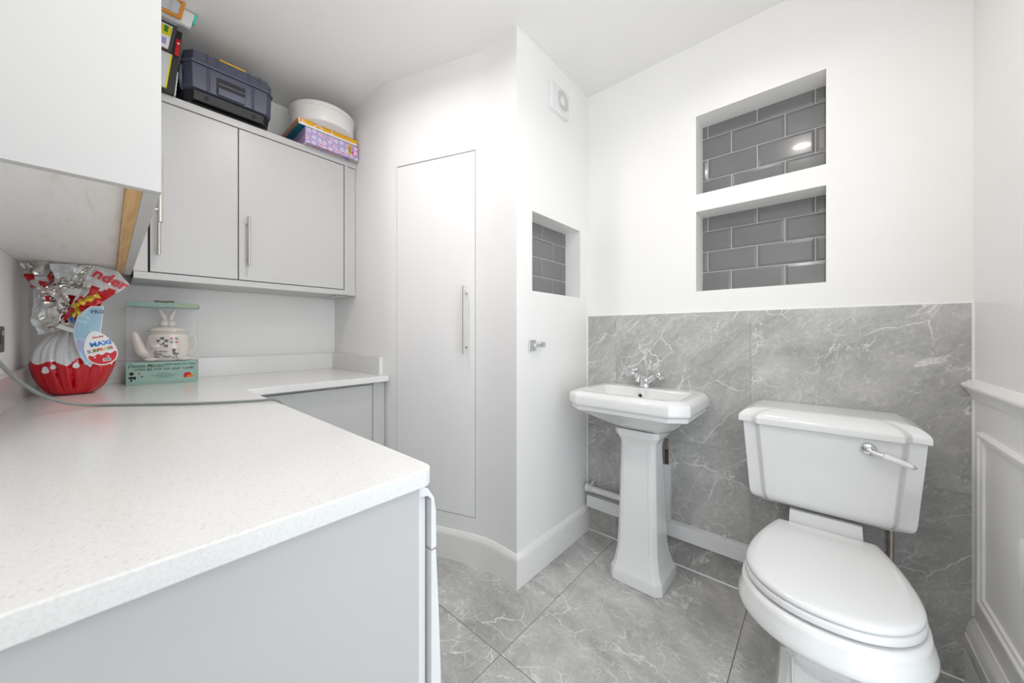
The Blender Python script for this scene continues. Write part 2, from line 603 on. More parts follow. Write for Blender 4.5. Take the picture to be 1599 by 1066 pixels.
def roundrect(x0, x1, y0, y1, r, n=5):
    out = []
    for cx, cy, a0 in ((x1 - r, y0 + r, -90), (x1 - r, y1 - r, 0), (x0 + r, y1 - r, 90), (x0 + r, y0 + r, 180)):
        for k in range(n + 1):
            a = radians(a0 + 90 * k / n)
            out.append((cx + r * cos(a), cy + r * sin(a)))
    return out


# ------------------------------------------------------------------ room dimensions
XF = -2.43      # far wall
YL = -0.215     # wall behind the long worktop
YS = 0.985      # short side wall at the end of the far worktop
XN = -1.012     # wall with the small niche and the fan
YT = 1.816      # face of the grey wall tiles
YP = 1.824      # plaster above them
XR = 0.369      # panelled wall on the right
ZW = 0.895      # worktop top
ZWB = 0.865
TH = 0.10


def wall_plane(bm, axis, const, us, vs, holes, depth, out):
    """wall rectangle with rectangular holes and their reveals. axis 'x' or 'y'; (u, z) spans; depth = reveal depth, out = sign of the wall's back"""
    def P(u, z, d=0.0):
        return (const + out * d, u, z) if axis == 'x' else (u, const + out * d, z)
    U = sorted(set([us[0], us[1]] + [h[0] for h in holes] + [h[1] for h in holes]))
    V = sorted(set([vs[0], vs[1]] + [h[2] for h in holes] + [h[3] for h in holes]))
    g = {}

    def vert(u, z, d=0.0):
        k = (round(u, 5), round(z, 5), round(d, 5))
        if k not in g:
            g[k] = bm.verts.new(P(u, z, d))
        return g[k]
    for a, b in zip(U[:-1], U[1:]):
        for c, d in zip(V[:-1], V[1:]):
            if any(h[0] <= a and b <= h[1] and h[2] <= c and d <= h[3] for h in holes):
                continue
            bm.faces.new((vert(a, c), vert(b, c), vert(b, d), vert(a, d)))
    for h in holes:
        U2 = [u for u in U if h[0] <= u <= h[1]]
        V2 = [v for v in V if h[2] <= v <= h[3]]
        for z in (h[2], h[3]):
            for a, b in zip(U2[:-1], U2[1:]):
                bm.faces.new((vert(a, z), vert(b, z), vert(b, z, depth), vert(a, z, depth)))
        for u in (h[0], h[1]):
            for a, b in zip(V2[:-1], V2[1:]):
                bm.faces.new((vert(u, a), vert(u, b), vert(u, b, depth), vert(u, a, depth)))


# ------------------------------------------------------------------ floor, ceiling, plain walls
b = BM()
box(b, -2.6, 2.2, -1.4, 2.0, -0.06, -0.0025, 1)
g_ = 0.0013
xs = [-2.6, -2.073, -1.457, -0.841, -0.225, 0.391, 1.0, 1.6, 2.2]
ys = {0: [-1.4, -0.30, 0.899, 2.0], 1: [-1.4, -0.31, 0.899, 2.0], 2: [-1.4, -0.31, 0.899, 2.0]}
for i in range(len(xs) - 1):
    yy = ys[i % 3]
    for j in range(len(yy) - 1):
        box(b, xs[i] + g_, xs[i + 1] - g_, yy[j] + g_, yy[j + 1] - g_, -0.006, 0.0, 0)
struct('floor', b, [M['floor'], M['floorgrout']], angle=30)

struct('ceiling', bxf(-2.6, 0.50, -0.35, 2.0, ZC, ZC + 0.08), M['ceil'], angle=30)
struct('wall_left', bxf(XF - TH, XR + TH, YL - TH, YL, 0, ZC), M['wall'], angle=30)
struct('wall_far', bxf(XF - TH, XF, YL, YS + TH, 0, ZC), M['wall'], angle=30)

# side wall, angled closet front and its curve, one continuous plastered surface with the door opening
DA = Vector((-1.713, 1.0155))
DB = Vector((-1.262, 1.1725))
S0 = Vector((-1.800, 0.985))
curve = [(-1.262, 1.1725), (-1.215, 1.1835), (-1.165, 1.1895), (-1.115, 1.1915), (-1.06, 1.190), (XN, 1.187)]
DZ0, DZ1 = 0.222, 2.017
b = BM()
plan = [(XF, YS), (-1.800, 0.985), DA.to_tuple(), DB.to_tuple()] + curve[1:]
zs = [0.0, DZ0, DZ1, ZC]
grid = [[b.verts.new((p[0], p[1], z)) for z in zs] for p in plan]
for i in range(len(plan) - 1):
    for j in range(3):
        if i == 2 and j == 1:
            continue
        b.faces.new((grid[i][j], grid[i + 1][j], grid[i + 1][j + 1], grid[i][j + 1]))
# reveal of the door opening
nrm = Vector((-(DB - DA).y, (DB - DA).x)).normalized()
rv = {}
for i in (2, 3):
    for j in (1, 2):
        p = Vector(plan[i]) + nrm * 0.06
        rv[i, j] = b.verts.new((p.x, p.y, zs[j]))
b.faces.new((grid[2][1], grid[2][2], rv[2, 2], rv[2, 1]))
b.faces.new((grid[3][1], grid[3][2], rv[3, 2], rv[3, 1]))
b.faces.new((grid[2][1], grid[3][1], rv[3, 1], rv[2, 1]))
b.faces.new((grid[2][2], grid[3][2], rv[3, 2], rv[2, 2]))
b.faces.new((rv[2, 1], rv[3, 1], rv[3, 2], rv[2, 2]))
struct('wall_closet', b, M['closetwall'], angle=20)

# closet door: flush slab with a thin dark gap all round
dv = (DB - DA).normalized()
gap = 0.0034
b = BM()
a = DA + dv * gap
c = DB - dv * gap
pl = [(a - nrm * 0.001).to_tuple(), (c - nrm * 0.001).to_tuple(), (c + nrm * 0.032).to_tuple(), (a + nrm * 0.032).to_tuple()]
prism(b, pl, 'z', DZ0 + 0.004, DZ1 - 0.0075)
door = struct('door_1', b, M['closetwall'], angle=30)
b = BM()
hp = DB - dv * 0.046 - nrm * 0.034
tube(b, [(hp.x, hp.y, 1.022), (hp.x, hp.y, 1.352)], 0.0062, 14)
for z in (1.055, 1.318):
    q = hp + nrm * 0.033
    tube(b, [(hp.x, hp.y, z), (q.x, q.y, z)], 0.0045, 10)
obj('door_handle', b, M['steel'], door, angle=50)

# wall with the small niche
b = BM()
wall_plane(b, 'x', XN, (1.187, 1.93), (0, ZC), [(1.299, 1.736, 1.321, 1.694)], 0.101, -1)
struct('wall_niche', b, M['wall'], angle=30)

# back wall plaster with two niches, grey tiles below
b = BM()
wall_plane(b, 'y', YP, (XN - 0.12, XR + 0.02), (0, ZC), [(-0.442, 0.017, 1.776, 2.145), (-0.442, 0.017, 1.320, 1.695)], 0.126, 1)
struct('wall_back', b, M['wall'], angle=30)
b = BM()
box(b, XN, XR, YT + 0.002, YP - 0.0005, 0.0, 1.219, 1)
tx = [XN + 0.001, -0.837, -0.226, XR - 0.001]
tz = [0.001, 0.602, 1.22]
for i in range(3):
    for j in range(2):
        box(b, tx[i] + 0.0004, tx[i + 1] - 0.0004, YT, YT + 0.007, tz[j] + 0.0004, tz[j + 1] - 0.0004, 0)
struct('wall_tiled', b, [M['walltile'], M['wallgrout']], angle=30)


def metro(name, axis, face, u0, u1, z0, z1, zj, uj, out):
    """bevelled brick-bond tiles over a grout bed; uj = two sets of vertical joints, used alternately from the top row down"""
    bm = BM()

    def P(u, z, d):
        return (face - out * d, u, z) if axis == 'x' else (u, face - out * d, z)

    def brick(a, c, e, f, cut):
        h = 0.0045
        bw = 0.011
        la, lc = (0.002 if cut[0] else bw), (0.002 if cut[1] else bw)
        le, lf = (0.002 if cut[2] else bw), (0.002 if cut[3] else bw)
        lo = [P(a, e, 0.0), P(c, e, 0.0), P(c, f, 0.0), P(a, f, 0.0)]
        md = [P(a, e, 0.0018), P(c, e, 0.0018), P(c, f, 0.0018), P(a, f, 0.0018)]
        hi = [P(a + la, e + le, h), P(c - lc, e + le, h), P(c - lc, f - lf, h), P(a + la, f - lf, h)]
        loft(bm, [lo, md, hi], mi=0)
    # grout bed
    pts = [P(u0, z0, -0.006), P(u1, z0, -0.006), P(u1, z1, -0.006), P(u0, z1, -0.006)]
    pt2 = [P(u0, z0, 0.0012), P(u1, z0, 0.0012), P(u1, z1, 0.0012), P(u0, z1, 0.0012)]
    loft(bm, [pts, pt2], mi=1)
    rows = [z1] + zj + [z0]
    g = 0.0011
    for r in range(len(rows) - 1):
        top, bot = rows[r], rows[r + 1]
        us = [u0] + [u for u in uj[r % 2] if u0 + 0.012 < u < u1 - 0.012] + [u1]
        for k in range(len(us) - 1):
            brick(us[k] + g, us[k + 1] - g, bot + g, top - g, (k == 0, k == len(us) - 2, r == len(rows) - 2, r == 0))
    return struct(name, bm, [M['metro'], M['whitegrout']], angle=12)


j1 = [-0.417, -0.2165, -0.0155]
j2 = [-0.3175, -0.116]
metro('trim_1', 'y', YP + 0.124, -0.442, 0.017, 1.776, 2.145, [2.083, 1.980, 1.877], [j1, j2], 1)
metro('trim_2', 'y', YP + 0.124, -0.442, 0.017, 1.320, 1.695, [1.625, 1.524, 1.423], [j1, j2], 1)
metro('trim_3', 'x', XN - 0.100, 1.299, 1.736, 1.321, 1.694, [1.618, 1.519, 1.419], [[1.313, 1.513, 1.713], [1.413, 1.613]], -1)

# white sealant beads along the tile edges
b = BM()
q = 0.0045
prism(b, [(YT, 0.0), (YT, q), (YT - q, 0.0)], 'x', XN, XR - 0.02)
prism(b, [(XN, YT), (XN + q, YT), (XN, YT - q)], 'z', 0.15, 1.219)
prism(b, [(XR, YT), (XR, YT - q), (XR - q, YT)], 'z', 0.22, 1.219)
prism(b, [(YT, 1.2195), (YT + 0.008, 1.2195), (YT + 0.008, 1.2235)], 'x', XN, XR)
struct('trim_7', b, M['patch'], angle=40)

# right wall with an unseen doorway, placed and sized for the daylight it admits
b = BM()
wall_plane(b, 'x', XR, (YL, 1.93), (0, ZC), [(0.26, 1.03, 0.0, 2.10)], 0.10, 1)
struct('wall_right', b, M['gloss'], angle=30)
# chair rail, panel moulding and skirting on it
YD = 1.06
b = BM()
prof = [(XR, 0.912), (XR - 0.006, 0.915), (XR - 0.009, 0.928), (XR - 0.016, 0.937), (XR - 0.018, 0.944), (XR - 0.026, 0.950), (XR - 0.028, 0.957), (XR - 0.026, 0.963), (XR - 0.015, 0.968), (XR - 0.012, 0.973), (XR, 0.975)]
prism(b, prof, 'y', YD, YT - 0.001)
struct('trim_4', b, M['gloss'], angle=50)
b = BM()


def moulding(bm, x, y0, y1, z0, z1, sec):
    """picture-frame moulding on a wall facing -x; sec = (inset, height) profile"""
    rings = []
    for ins, h in sec:
        rings.append([(x - h, y0 + ins, z0 + ins), (x - h, y1 - ins, z0 + ins), (x - h, y1 - ins, z1 - ins), (x - h, y0 + ins, z1 - ins)])
    loft(bm, rings, False, False)


moulding(b, XR, YD + 0.06, 1.742, 0.300, 0.823, [(0.0, 0.0), (0.001, 0.008), (0.006, 0.013), (0.012, 0.012), (0.016, 0.007), (0.026, 0.006), (0.029, 0.0)])
struct('trim_5', b, M['gloss'], angle=30)
b = BM()
prof = [(XR, 0.0), (XR - 0.020, 0.0), (XR - 0.020, 0.105), (XR - 0.0185, 0.108), (XR - 0.020, 0.111), (XR - 0.020, 0.158), (XR - 0.017, 0.160), (XR - 0.017, 0.178), (XR - 0.014, 0.186), (XR - 0.013, 0.198), (XR - 0.006, 0.206), (XR - 0.004, 0.214), (XR, 0.216)]
prism(b, prof, 'y', YD, YT - 0.001)
struct('baseboard_right', b, M['gloss'], angle=40)
# rounded patch of fresh white filler inside the panel
b = BM()
po = []
for k in range(28):
    a = 2 * pi * k / 28
    yy = 1.448 + 0.036 * cos(a) * (1.0 + 0.12 * sin(2 * a))
    zz = 0.566 + 0.058 * sin(a) * (1.0 + 0.1 * cos(a))
    po.append((yy, zz))
loft(b, [[(XR - 0.0003, y, z) for y, z in po], [(XR - 0.0018, y, z) for y, z in po], [(XR - 0.0028, 1.448 + (y - 1.448) * 0.9, 0.566 + (z - 0.566) * 0.92) for y, z in po]])
struct('trim_6', b, M['patch'], angle=60)


def skirting(name, path, m):
    """moulded skirting swept along a plan path; room lies to the right of the walking direction"""
    sec = [(0.0, 0.0), (0.017, 0.0), (0.017, 0.114), (0.0145, 0.1155), (0.0145, 0.1175), (0.017, 0.119), (0.016, 0.128), (0.009, 0.136), (0.005, 0.143), (0.0, 0.145)]
    P = [Vector(p) for p in path]
    bm = BM()
    rings = []
    for i, p in enumerate(P):
        d1 = (p - P[i - 1]).normalized() if i > 0 else (P[1] - P[0]).normalized()
        d2 = (P[i + 1] - p).normalized() if i < len(P) - 1 else d1
        n1 = Vector((d1.y, -d1.x))
        n2 = Vector((d2.y, -d2.x))
        mm = (n1 + n2).normalized()
        k = 1.0 / max(0.4, mm.dot(n1))
        rings.append([(p.x + mm.x * o_ * k, p.y + mm.y * o_ * k, z) for o_, z in sec])
    loft(bm, rings)
    return struct(name, bm, m, angle=35)


cpath = [(-1.80, 0.985), (-1.65, 1.0375), (-1.5, 1.0897), (-1.38, 1.1314)] + curve
skirting('baseboard_closet', cpath + [(XN, YT - 0.001)], M['skirt'])

# ------------------------------------------------------------------ worktop (one continuous L of quartz with upstands)
wt = thing('worktop', 'L-shaped white speckled quartz worktop with low upstands along the walls', 'worktop', (-1.4, 0.1, ZWB))
x0, x1, yf = XF + 0.001, -0.493, 0.365
rc = 0.022
poly = [(x0, YL + 0.001), (x1, YL + 0.001)]
for k in range(7):
    a = radians(90 * k / 6)
    poly.append((x1 - rc + rc * cos(a), yf - rc + rc * sin(a)))
poly += [(-1.745, yf), (-1.745, YS + 0.004), (-1.80, YS - 0.001), (x0, YS - 0.001)]
b = BM()
prism(b, poly, 'z', ZWB, ZW)
obj('slab', b, M['quartz'], wt, angle=30, bevel=0.003)
b = BM()
box(b, x0, x0 + 0.02, YL + 0.001, YS - 0.001, ZW, ZW + 0.10)
obj('upstand', b, M['quartz'], wt, bevel=0.0015)
b = BM()
box(b, x0 + 0.02, -1.80, YS - 0.021, YS - 0.001, ZW, ZW + 0.10)
obj('upstand', b, M['quartz'], wt, bevel=0.0015)
b = BM()
box(b, x0 + 0.02, -0.50, YL + 0.001, YL + 0.018, ZW, ZW + 0.10)
obj('upstand', b, M['quartz'], wt, bevel=0.0015)

# end panel of the peninsula
o = obj('end_panel', bxf(-0.530, -0.511, YL + 0.001, 0.345, 0.0, ZWB), M['cab'], bevel=0.0008)
tag(o, 'large plain pale grey end panel under the near end of the worktop', 'panel')

# washing machine behind the end panel
wm = thing('washing_machine', 'white washing machine under the worktop, only its rounded front edge showing past the panel', 'washing machine', (-0.84, 0.08, 0.0))
obj('body', bxf(-1.13, -0.535, YL + 0.05, 0.3765, 0.01, 0.832), M['appliance'], wm, bevel=0.004)
b = BM()
prof = [(0.352, 0.858), (0.372, 0.846), (0.385, 0.826), (0.389, 0.80), (0.390, 0.735), (0.3775, 0.735), (0.3775, 0.826), (0.370, 0.833), (0.352, 0.835)]
prism(b, prof, 'x', -1.13, -0.522)
obj('control_panel', b, M['appliance'], wm, angle=40, bevel=0.002)
b = BM()
prof = [(0.3775, 0.731), (0.389, 0.731), (0.394, 0.64), (0.400, 0.50), (0.402, 0.30), (0.398, 0.10), (0.3775, 0.06)]
prism(b, prof, 'x', -1.13, -0.522)
obj('front_panel', b, M['appliance'], wm, angle=40, bevel=0.002)
b = BM()
lathe(b, [(0.155, 0.0), (0.165, 0.012), (0.150, 0.03), (0.12, 0.034), (0.10, 0.012)], (-0.83, 0.400, 0.42), 'y', 36)
obj('porthole', b, M['palegrey'], wm, angle=40)

# base cabinet at the far end
bc = thing('base_cabinet', 'pale grey base cabinet under the far worktop beside the curved wall', 'cabinet', (-2.08, 0.65, 0.0))
obj('body', bxf(XF + 0.02, -1.796, 0.40, YS - 0.004, 0.10, ZWB - 0.001), M['cabin'], bc)
obj('plinth', bxf(XF + 0.05, -1.83, 0.40, YS - 0.005, 0.0, 0.10), M['cab'], bc)
obj('door', bxf(-1.795, -1.776, 0.40, 0.912, 0.11, ZWB - 0.014), M['cab'], bc, bevel=0.001)
obj('filler_strip', bxf(-1.796, -1.781, 0.918, YS - 0.003, 0.0, ZWB - 0.001), M['cab'], bc, bevel=0.001)

# ------------------------------------------------------------------ wall cabinets
ZB, ZD0, ZD1, ZT = 1.350, 1.383, 2.113, 2.150
XD = -2.12


def bar_handle(parent, x, y, z0, z1, face, axis):
    bm = BM()
    tube(bm, [(x, y, z0), (x, y, z1)], 0.0062, 14)
    for z in (z0 + 0.034, z1 - 0.034):
        if axis == 'x':
            tube(bm, [(x, y, z), (face, y, z)], 0.0042, 10)
        else:
            tube(bm, [(x, y, z), (x, face, z)], 0.0042, 10)
    return obj('handle', bm, M['steel'], parent, angle=50)


wc = thing('wall_cabinet', 'pale grey two-door wall cabinet on the far wall with bar handles, toolbox on top', 'cabinet', (-2.28, 0.52, ZB))
obj('body', bxf(XF + 0.001, XD - 0.020, 0.064, YS - 0.002, ZB + 0.02, ZD1), M['gapshade'], wc, label='carcass coloured dark for the shade in the door gaps')
obj('top_panel', bxf(XF + 0.001, XD + 0.004, 0.064, YS - 0.002, ZD1 + 0.004, ZT), M['cab'], wc, bevel=0.001)
obj('bottom_rail', bxf(XF + 0.001, XD - 0.001, 0.064, YS - 0.002, ZB, ZD0 - 0.004), M['cab'], wc, bevel=0.001)
for (ya, yb, hy, zz) in ((0.112, 0.4085, 0.136, (1.452, 1.694)), (0.4125, 0.911, 0.446, (1.449, 1.690))):
    d = obj('door', bxf(XD - 0.018, XD, ya, yb, ZD0, ZD1), M['cab'], wc, bevel=0.001)
    bar_handle(d, XD + 0.034, hy, zz[0], zz[1], XD, 'x')
b = BM()
box(b, XD - 0.019, XD, 0.064, 0.105, ZD0 - 0.003, ZD1 + 0.003)
obj('filler_strip', b, M['cab'], wc, bevel=0.001)
b = BM()
box(b, XD - 0.019, XD + 0.001, 0.916, 0.936, ZB + 0.001, ZD1 + 0.003)
box(b, XD - 0.022, XD - 0.006, 0.936, YS - 0.003, ZB + 0.001, ZD1 + 0.003)
obj('filler_strip', b, M['cab'], wc, bevel=0.001)
b = BM()
box(b, -2.28, -2.16, 0.885, 0.955, ZB - 0.006, ZB - 0.0005)
obj('bracket', b, M['cabin'], wc, bevel=0.001)

nc = thing('wall_cabinet', 'near wall cabinet whose blank end panel fills the top left, wood strip along its underside', 'cabinet', (-1.45, -0.08, 1.36))
ZN = 1.36
ZNT = 2.46
obj('end_panel', bxf(-0.862, -0.843, YL + 0.001, 0.058, ZN, ZNT), M['cab'], nc, bevel=0.0008)
obj('underside', bxf(XD - 0.025, -0.864, YL + 0.001, 0.017, ZN + 0.016, ZN + 0.034), M['under'], nc, label='scuffed pale underside board')
obj('wood_strip', bxf(XD - 0.024, -0.864, 0.0175, 0.0368, ZN + 0.001, ZN + 0.03), M['wood'], nc, label='raw orange-brown wood strip')
obj('body', bxf(XF + 0.001, -0.864, YL + 0.001, 0.0365, ZN + 0.035, ZNT - 0.001), M['cabin'], nc)
d = None
for (xa, xb, hx) in ((-1.300, -0.866, None), (-1.735, -1.303, -1.391), (XD - 0.0205 + 0.022, -1.738, None)):
    d = obj('door', bxf(xa, xb, 0.037, 0.0575, ZN, ZNT - 0.002), M['cab'], nc, bevel=0.001)
    if hx:
        bar_handle(d, hx, 0.093, 1.433, 1.62, 0.057, 'y')

# ------------------------------------------------------------------ toolbox
tb = thing('toolbox', 'dark blue-grey plastic toolbox with a yellow top inset on the far cabinet', 'toolbox', (-2.17, 0.372, ZT))


def tbring(xf, xb, y0, y1, ch, z):
    return [(xb, y0, z), (xf - ch * 1.4, y0, z), (xf, y0 + ch, z), (xf, y1 - ch, z), (xf - ch * 1.4, y1, z), (xb, y1, z)][::-1]


xb = -2.36
XT = -2.075
# body: overhanging upper part and the recessed lower block
b = BM()
loft(b, [tbring(XT - 0.035, xb, 0.222, 0.535, 0.026, ZT + 0.018), tbring(XT - 0.028, xb, 0.216, 0.540, 0.026, ZT + 0.060)])
box(b, xb, XT - 0.060, 0.23, 0.53, ZT + 0.0005, ZT + 0.02)
obj('base', b, M['toolblack'], tb, angle=25, bevel=0.002, label='recessed black lower part')
b = BM()
loft(b, [tbring(XT - 0.002, xb, 0.214, 0.541, 0.027, ZT + 0.0605), tbring(XT + 0.002, xb, 0.211, 0.544, 0.027, ZT + 0.166)])
for y in (0.290, 0.298, 0.456, 0.463):
    box(b, XT - 0.004, XT + 0.0045, y - 0.0022, y + 0.0022, ZT + 0.063, ZT + 0.160)
obj('body', b, M['toolbox'], tb, angle=25, bevel=0.0015)
b = BM()
loft(b, [tbring(XT + 0.011, xb - 0.004, 0.206, 0.549, 0.029, ZT + 0.167), tbring(XT + 0.012, xb - 0.004, 0.205, 0.550, 0.029, ZT + 0.174),
         tbring(XT + 0.010, xb - 0.004, 0.206, 0.549, 0.029, ZT + 0.178), tbring(XT + 0.003, xb, 0.211, 0.544, 0.029, ZT + 0.180),
         tbring(XT + 0.001, xb, 0.213, 0.543, 0.029, ZT + 0.222)])
obj('lid', b, M['toolbox'], tb, angle=25, bevel=0.0015)
for y in (0.283, 0.292, 0.318, 0.326, 0.438, 0.446, 0.482, 0.489):
    b = BM()
    box(b, XT - 0.03, XT + 0.0045, y - 0.0018, y + 0.0018, ZT + 0.182, ZT + 0.226)
    obj('rib', b, M['toolbox'], tb, bevel=0.0008)
b = BM()
box(b, XT - 0.10, XT + 0.003, 0.332, 0.430, ZT + 0.2225, ZT + 0.229)
obj('inset_tray', b, M['yellow'], tb, bevel=0.001, label='yellow plastic top inset')
b = BM()
box(b, XT + 0.0005, XT + 0.0035, 0.322, 0.428, ZT + 0.068, ZT + 0.140)
obj('latch_recess', b, M['toolblack'], tb, bevel=0.0005, label='black latch recess')
b = BM()
box(b, XT + 0.0035, XT + 0.014, 0.326, 0.425, ZT + 0.0605, ZT + 0.092)
box(b, XT + 0.0035, XT + 0.007, 0.326, 0.425, ZT + 0.110, ZT + 0.118)
obj('latch', b, M['toolbox'], tb, bevel=0.0015)
b = BM()
lo = [(XT - 0.05, ZT + 0.018), (XT - 0.024, ZT + 0.018), (XT - 0.010, ZT + 0.054), (XT - 0.05, ZT + 0.054)]
prism(b, lo, 'y', 0.245, 0.505)
obj('grip_bar', b, M['toolblack'], tb, bevel=0.002, label='black grip bar under the front')
for y in (0.290, 0.468):
    b = BM()
    lathe(b, [(0.008, -0.006), (0.008, 0.004), (0.004, 0.004), (0.004, 0.0)], (XT - 0.016, y, ZT + 0.036), 'x', 16)
    obj('bolt', b, M['black'], tb, angle=40)
b = BM()
path = smooth_path([(-2.12, 0.211, ZT + 0.15), (-2.10, 0.2035, ZT + 0.14), (-2.10, 0.2035, ZT + 0.08), (-2.14, 0.211, ZT + 0.062)], 5)
tube(b, path, 0.0065, 8)
obj('side_handle', b, M['toolbox'], tb, angle=60)

# ------------------------------------------------------------------ game boxes and the round tin
pb = thing('game_box', 'lilac game box with round pastel stickers lying under the yellow box', 'game box', (-2.2, 0.84, ZT))
XP = -2.075
b = BM()
box(b, -2.36, XP, 0.69, 0.977, ZT + 0.0005, ZT + 0.083)
obj('carton', b, [M['confetti'], M['lilac']], pb, bevel=0.0012)
b = BM()
box(b, -2.3, XP - 0.002, 0.702, 0.968, ZT - 0.0008, ZT + 0.0003)
o = obj('bottom_picture', b, M['undersideprint'], pb, label='coloured picture printed underneath')
b = BM()
box(b, XP, XP + 0.0008, 0.918, 0.934, ZT + 0.022, ZT + 0.077)
obj('yellow_label', b, M['inkyellow'], pb, label='small yellow printed label')
b = BM()
add_text(b, 'Juicy', 0.020, facing_x((XP + 0.0012, 0.926, ZT + 0.050), radians(90)), bold=0.0002)
obj('lettering', b, M['inkblack'], pb, label='black lettering on the yellow label', angle=None)
b = BM()
box(b, XP, XP + 0.0006, 0.938, 0.974, ZT + 0.020, ZT + 0.080)
obj('pink_label', b, M['pinkprint'], pb, label='pink and purple printed title label')
b = BM()
add_text(b, 'Party', 0.024, facing_x((XP + 0.001, 0.957, ZT + 0.050), radians(90)), bold=0.0006)
obj('lettering', b, M['paper'], pb, label='white title lettering', angle=None)

yb_ = thing('game_box', 'shallow yellow and orange game box under the round white tin', 'game box', (-2.2, 0.82, ZT + 0.084))
b = BM()
box(b, -2.34, XP, 0.655, 0.972, ZT + 0.093, ZT + 0.117, 0)
for f in b.faces:
    cc = f.calc_center_median()
    if cc.y < 0.656:
        f.material_index = 1
    if cc.z < ZT + 0.094:
        f.material_index = 2
obj('lid', b, [M['yellowprint'], M['orangeprint'], M['teal']], yb_, bevel=0.001)
b = BM()
box(b, -2.338, XP + 0.001, 0.657, 0.970, ZT + 0.0845, ZT + 0.0945, 0)
for f in b.faces:
    cc = f.calc_center_median()
    if cc.z < ZT + 0.085:
        f.material_index = 1
    if cc.y < 0.658:
        f.material_index = 2
obj('tray', b, [M['paper'], M['teal'], M['orangeprint']], yb_, bevel=0.0008, label='white lower tray with teal underside')

b = BM()
tz0 = ZT + 0.118
lathe(b, [(0.155, 0.0), (0.160, 0.003), (0.162, 0.010), (0.163, 0.078), (0.168, 0.079), (0.169, 0.083), (0.168, 0.098), (0.164, 0.102)], (-2.165, 0.812, tz0), 'z', 64)
t_ = thing('cake_tin', 'round white lidded tin on the yellow game box near the corner', 'tin', (-2.165, 0.812, tz0))
bb = BM()
lathe(bb, [(0.155, 0.0), (0.160, 0.003), (0.162, 0.010), (0.163, 0.080)], (-2.165, 0.812, tz0 + 0.0003), 'z', 64)
obj('body', bb, M['tin'], t_, angle=40)
b.free()
bb = BM()
lathe(bb, [(0.1635, 0.076), (0.1675, 0.077), (0.168, 0.081), (0.1675, 0.097), (0.163, 0.101)], (-2.165, 0.812, tz0 + 0.0003), 'z', 64)
obj('lid', bb, M['tin'], t_, angle=40)

# ------------------------------------------------------------------ upright pile beside the near cabinet
XK = -2.07
o = thing('board_game', 'tall black game box with a red sticker standing left of the toolbox', 'game box', (-2.2, 0.15, ZT))
b = BM()
lean = 0.028
loft(b, [[(-2.38, 0.100, ZT + 0.0005), (XK - 0.025, 0.100, ZT + 0.0005), (XK - 0.025, 0.183, ZT + 0.0005), (-2.38, 0.183, ZT + 0.0005)],
         [(-2.38, 0.100 + lean, ZT + 0.268), (XK, 0.100 + lean, ZT + 0.268), (XK, 0.183 + lean * 0.85, ZT + 0.268), (-2.38, 0.183 + lean * 0.85, ZT + 0.268)]])
obj('carton', b, M['black'], o, bevel=0.001)
b = BM()
plate_x(b, [(0.182, ZT + 0.160), (0.195, ZT + 0.160), (0.2015, ZT + 0.232), (0.188, ZT + 0.232)], XK - 0.005, 0.0035)
lb = obj('sticker', b, M['redprint'], o, label='red sticker with a small white mark')
b = BM()
lathe(b, [(0.004, 0.0), (0.004, 0.0006)], (XK - 0.001, 0.1945, ZT + 0.214), 'x', 14)
obj('mark', b, M['paper'], lb)

o = thing('picture_book', 'dark grey framed book with a yellow and white cover on the black box', 'book', (-2.05, 0.15, ZT + 0.156))
b = BM()
XB = -2.045
plate_x(b, [(0.095, ZT + 0.150), (0.170, ZT + 0.150), (0.189, ZT + 0.268), (0.100, ZT + 0.268)], XB - 0.018, 0.016)
obj('cover', b, M['greycard'], o, bevel=0.001)
b = BM()
plate_x(b, [(0.10, ZT + 0.160), (0.160, ZT + 0.156), (0.175, ZT + 0.258), (0.105, ZT + 0.258)], XB - 0.002, 0.001)
obj('page', b, M['paper'], o, label='white printed panel')
b = BM()
plate_x(b, [(0.10, ZT + 0.212), (0.167, ZT + 0.210), (0.1735, ZT + 0.252), (0.105, ZT + 0.252)], XB - 0.001, 0.0008)
obj('yellow_block', b, M['coveryellow'], o, label='lime yellow block')
b = BM()
plate_x(b, [(0.148, ZT + 0.225), (0.158, ZT + 0.222), (0.163, ZT + 0.252), (0.150, ZT + 0.252)], XB - 0.0002, 0.0006)
obj('leaf_print', b, M['covergreen'], o, label='green leaf shape')
b = BM()
plate_x(b, [(0.140, ZT + 0.172), (0.154, ZT + 0.172), (0.156, ZT + 0.200), (0.142, ZT + 0.200)], XB - 0.001, 0.0008)
obj('small_print', b, M['lilac'], o, label='small lilac picture')

o = obj('notebook', BM(), M['coveryellow']) if False else None
b = BM()
plate_x(b, [(0.115, ZT + 0.0005), (0.157, ZT + 0.0005), (0.175, ZT + 0.148), (0.125, ZT + 0.148)], -2.07, 0.010)
ob = thing('notebook', 'thin lime yellow notebook leaning below the grey framed book', 'notebook', (-2.065, 0.14, ZT))
obj('cover', b, M['coveryellow'], ob, bevel=0.0006)
b = BM()
plate_x(b, [(0.118, ZT + 0.001), (0.152, ZT + 0.001), (0.1685, ZT + 0.147), (0.128, ZT + 0.147)], -2.0598, 0.003)
obj('pages', b, M['palegrey'], ob, label='pale page block')

b = BM()
pts = []
for k in range(13):
    t = k / 12
    pts.append((0.1872 + 0.009 * t + 0.0012 * (k % 2), ZT + 0.001 + 0.105 * t))
poly = pts + [(p[0] - 0.0035, p[1]) for p in pts[::-1]]
loft(b, [[(-2.30, y, z) for y, z in poly], [(-2.098, y, z) for y, z in poly]])
o = obj('paper_sheet', b, M['paper'])
tag(o, 'ragged white paper edge slotted between the black box and the toolbox', 'paper')

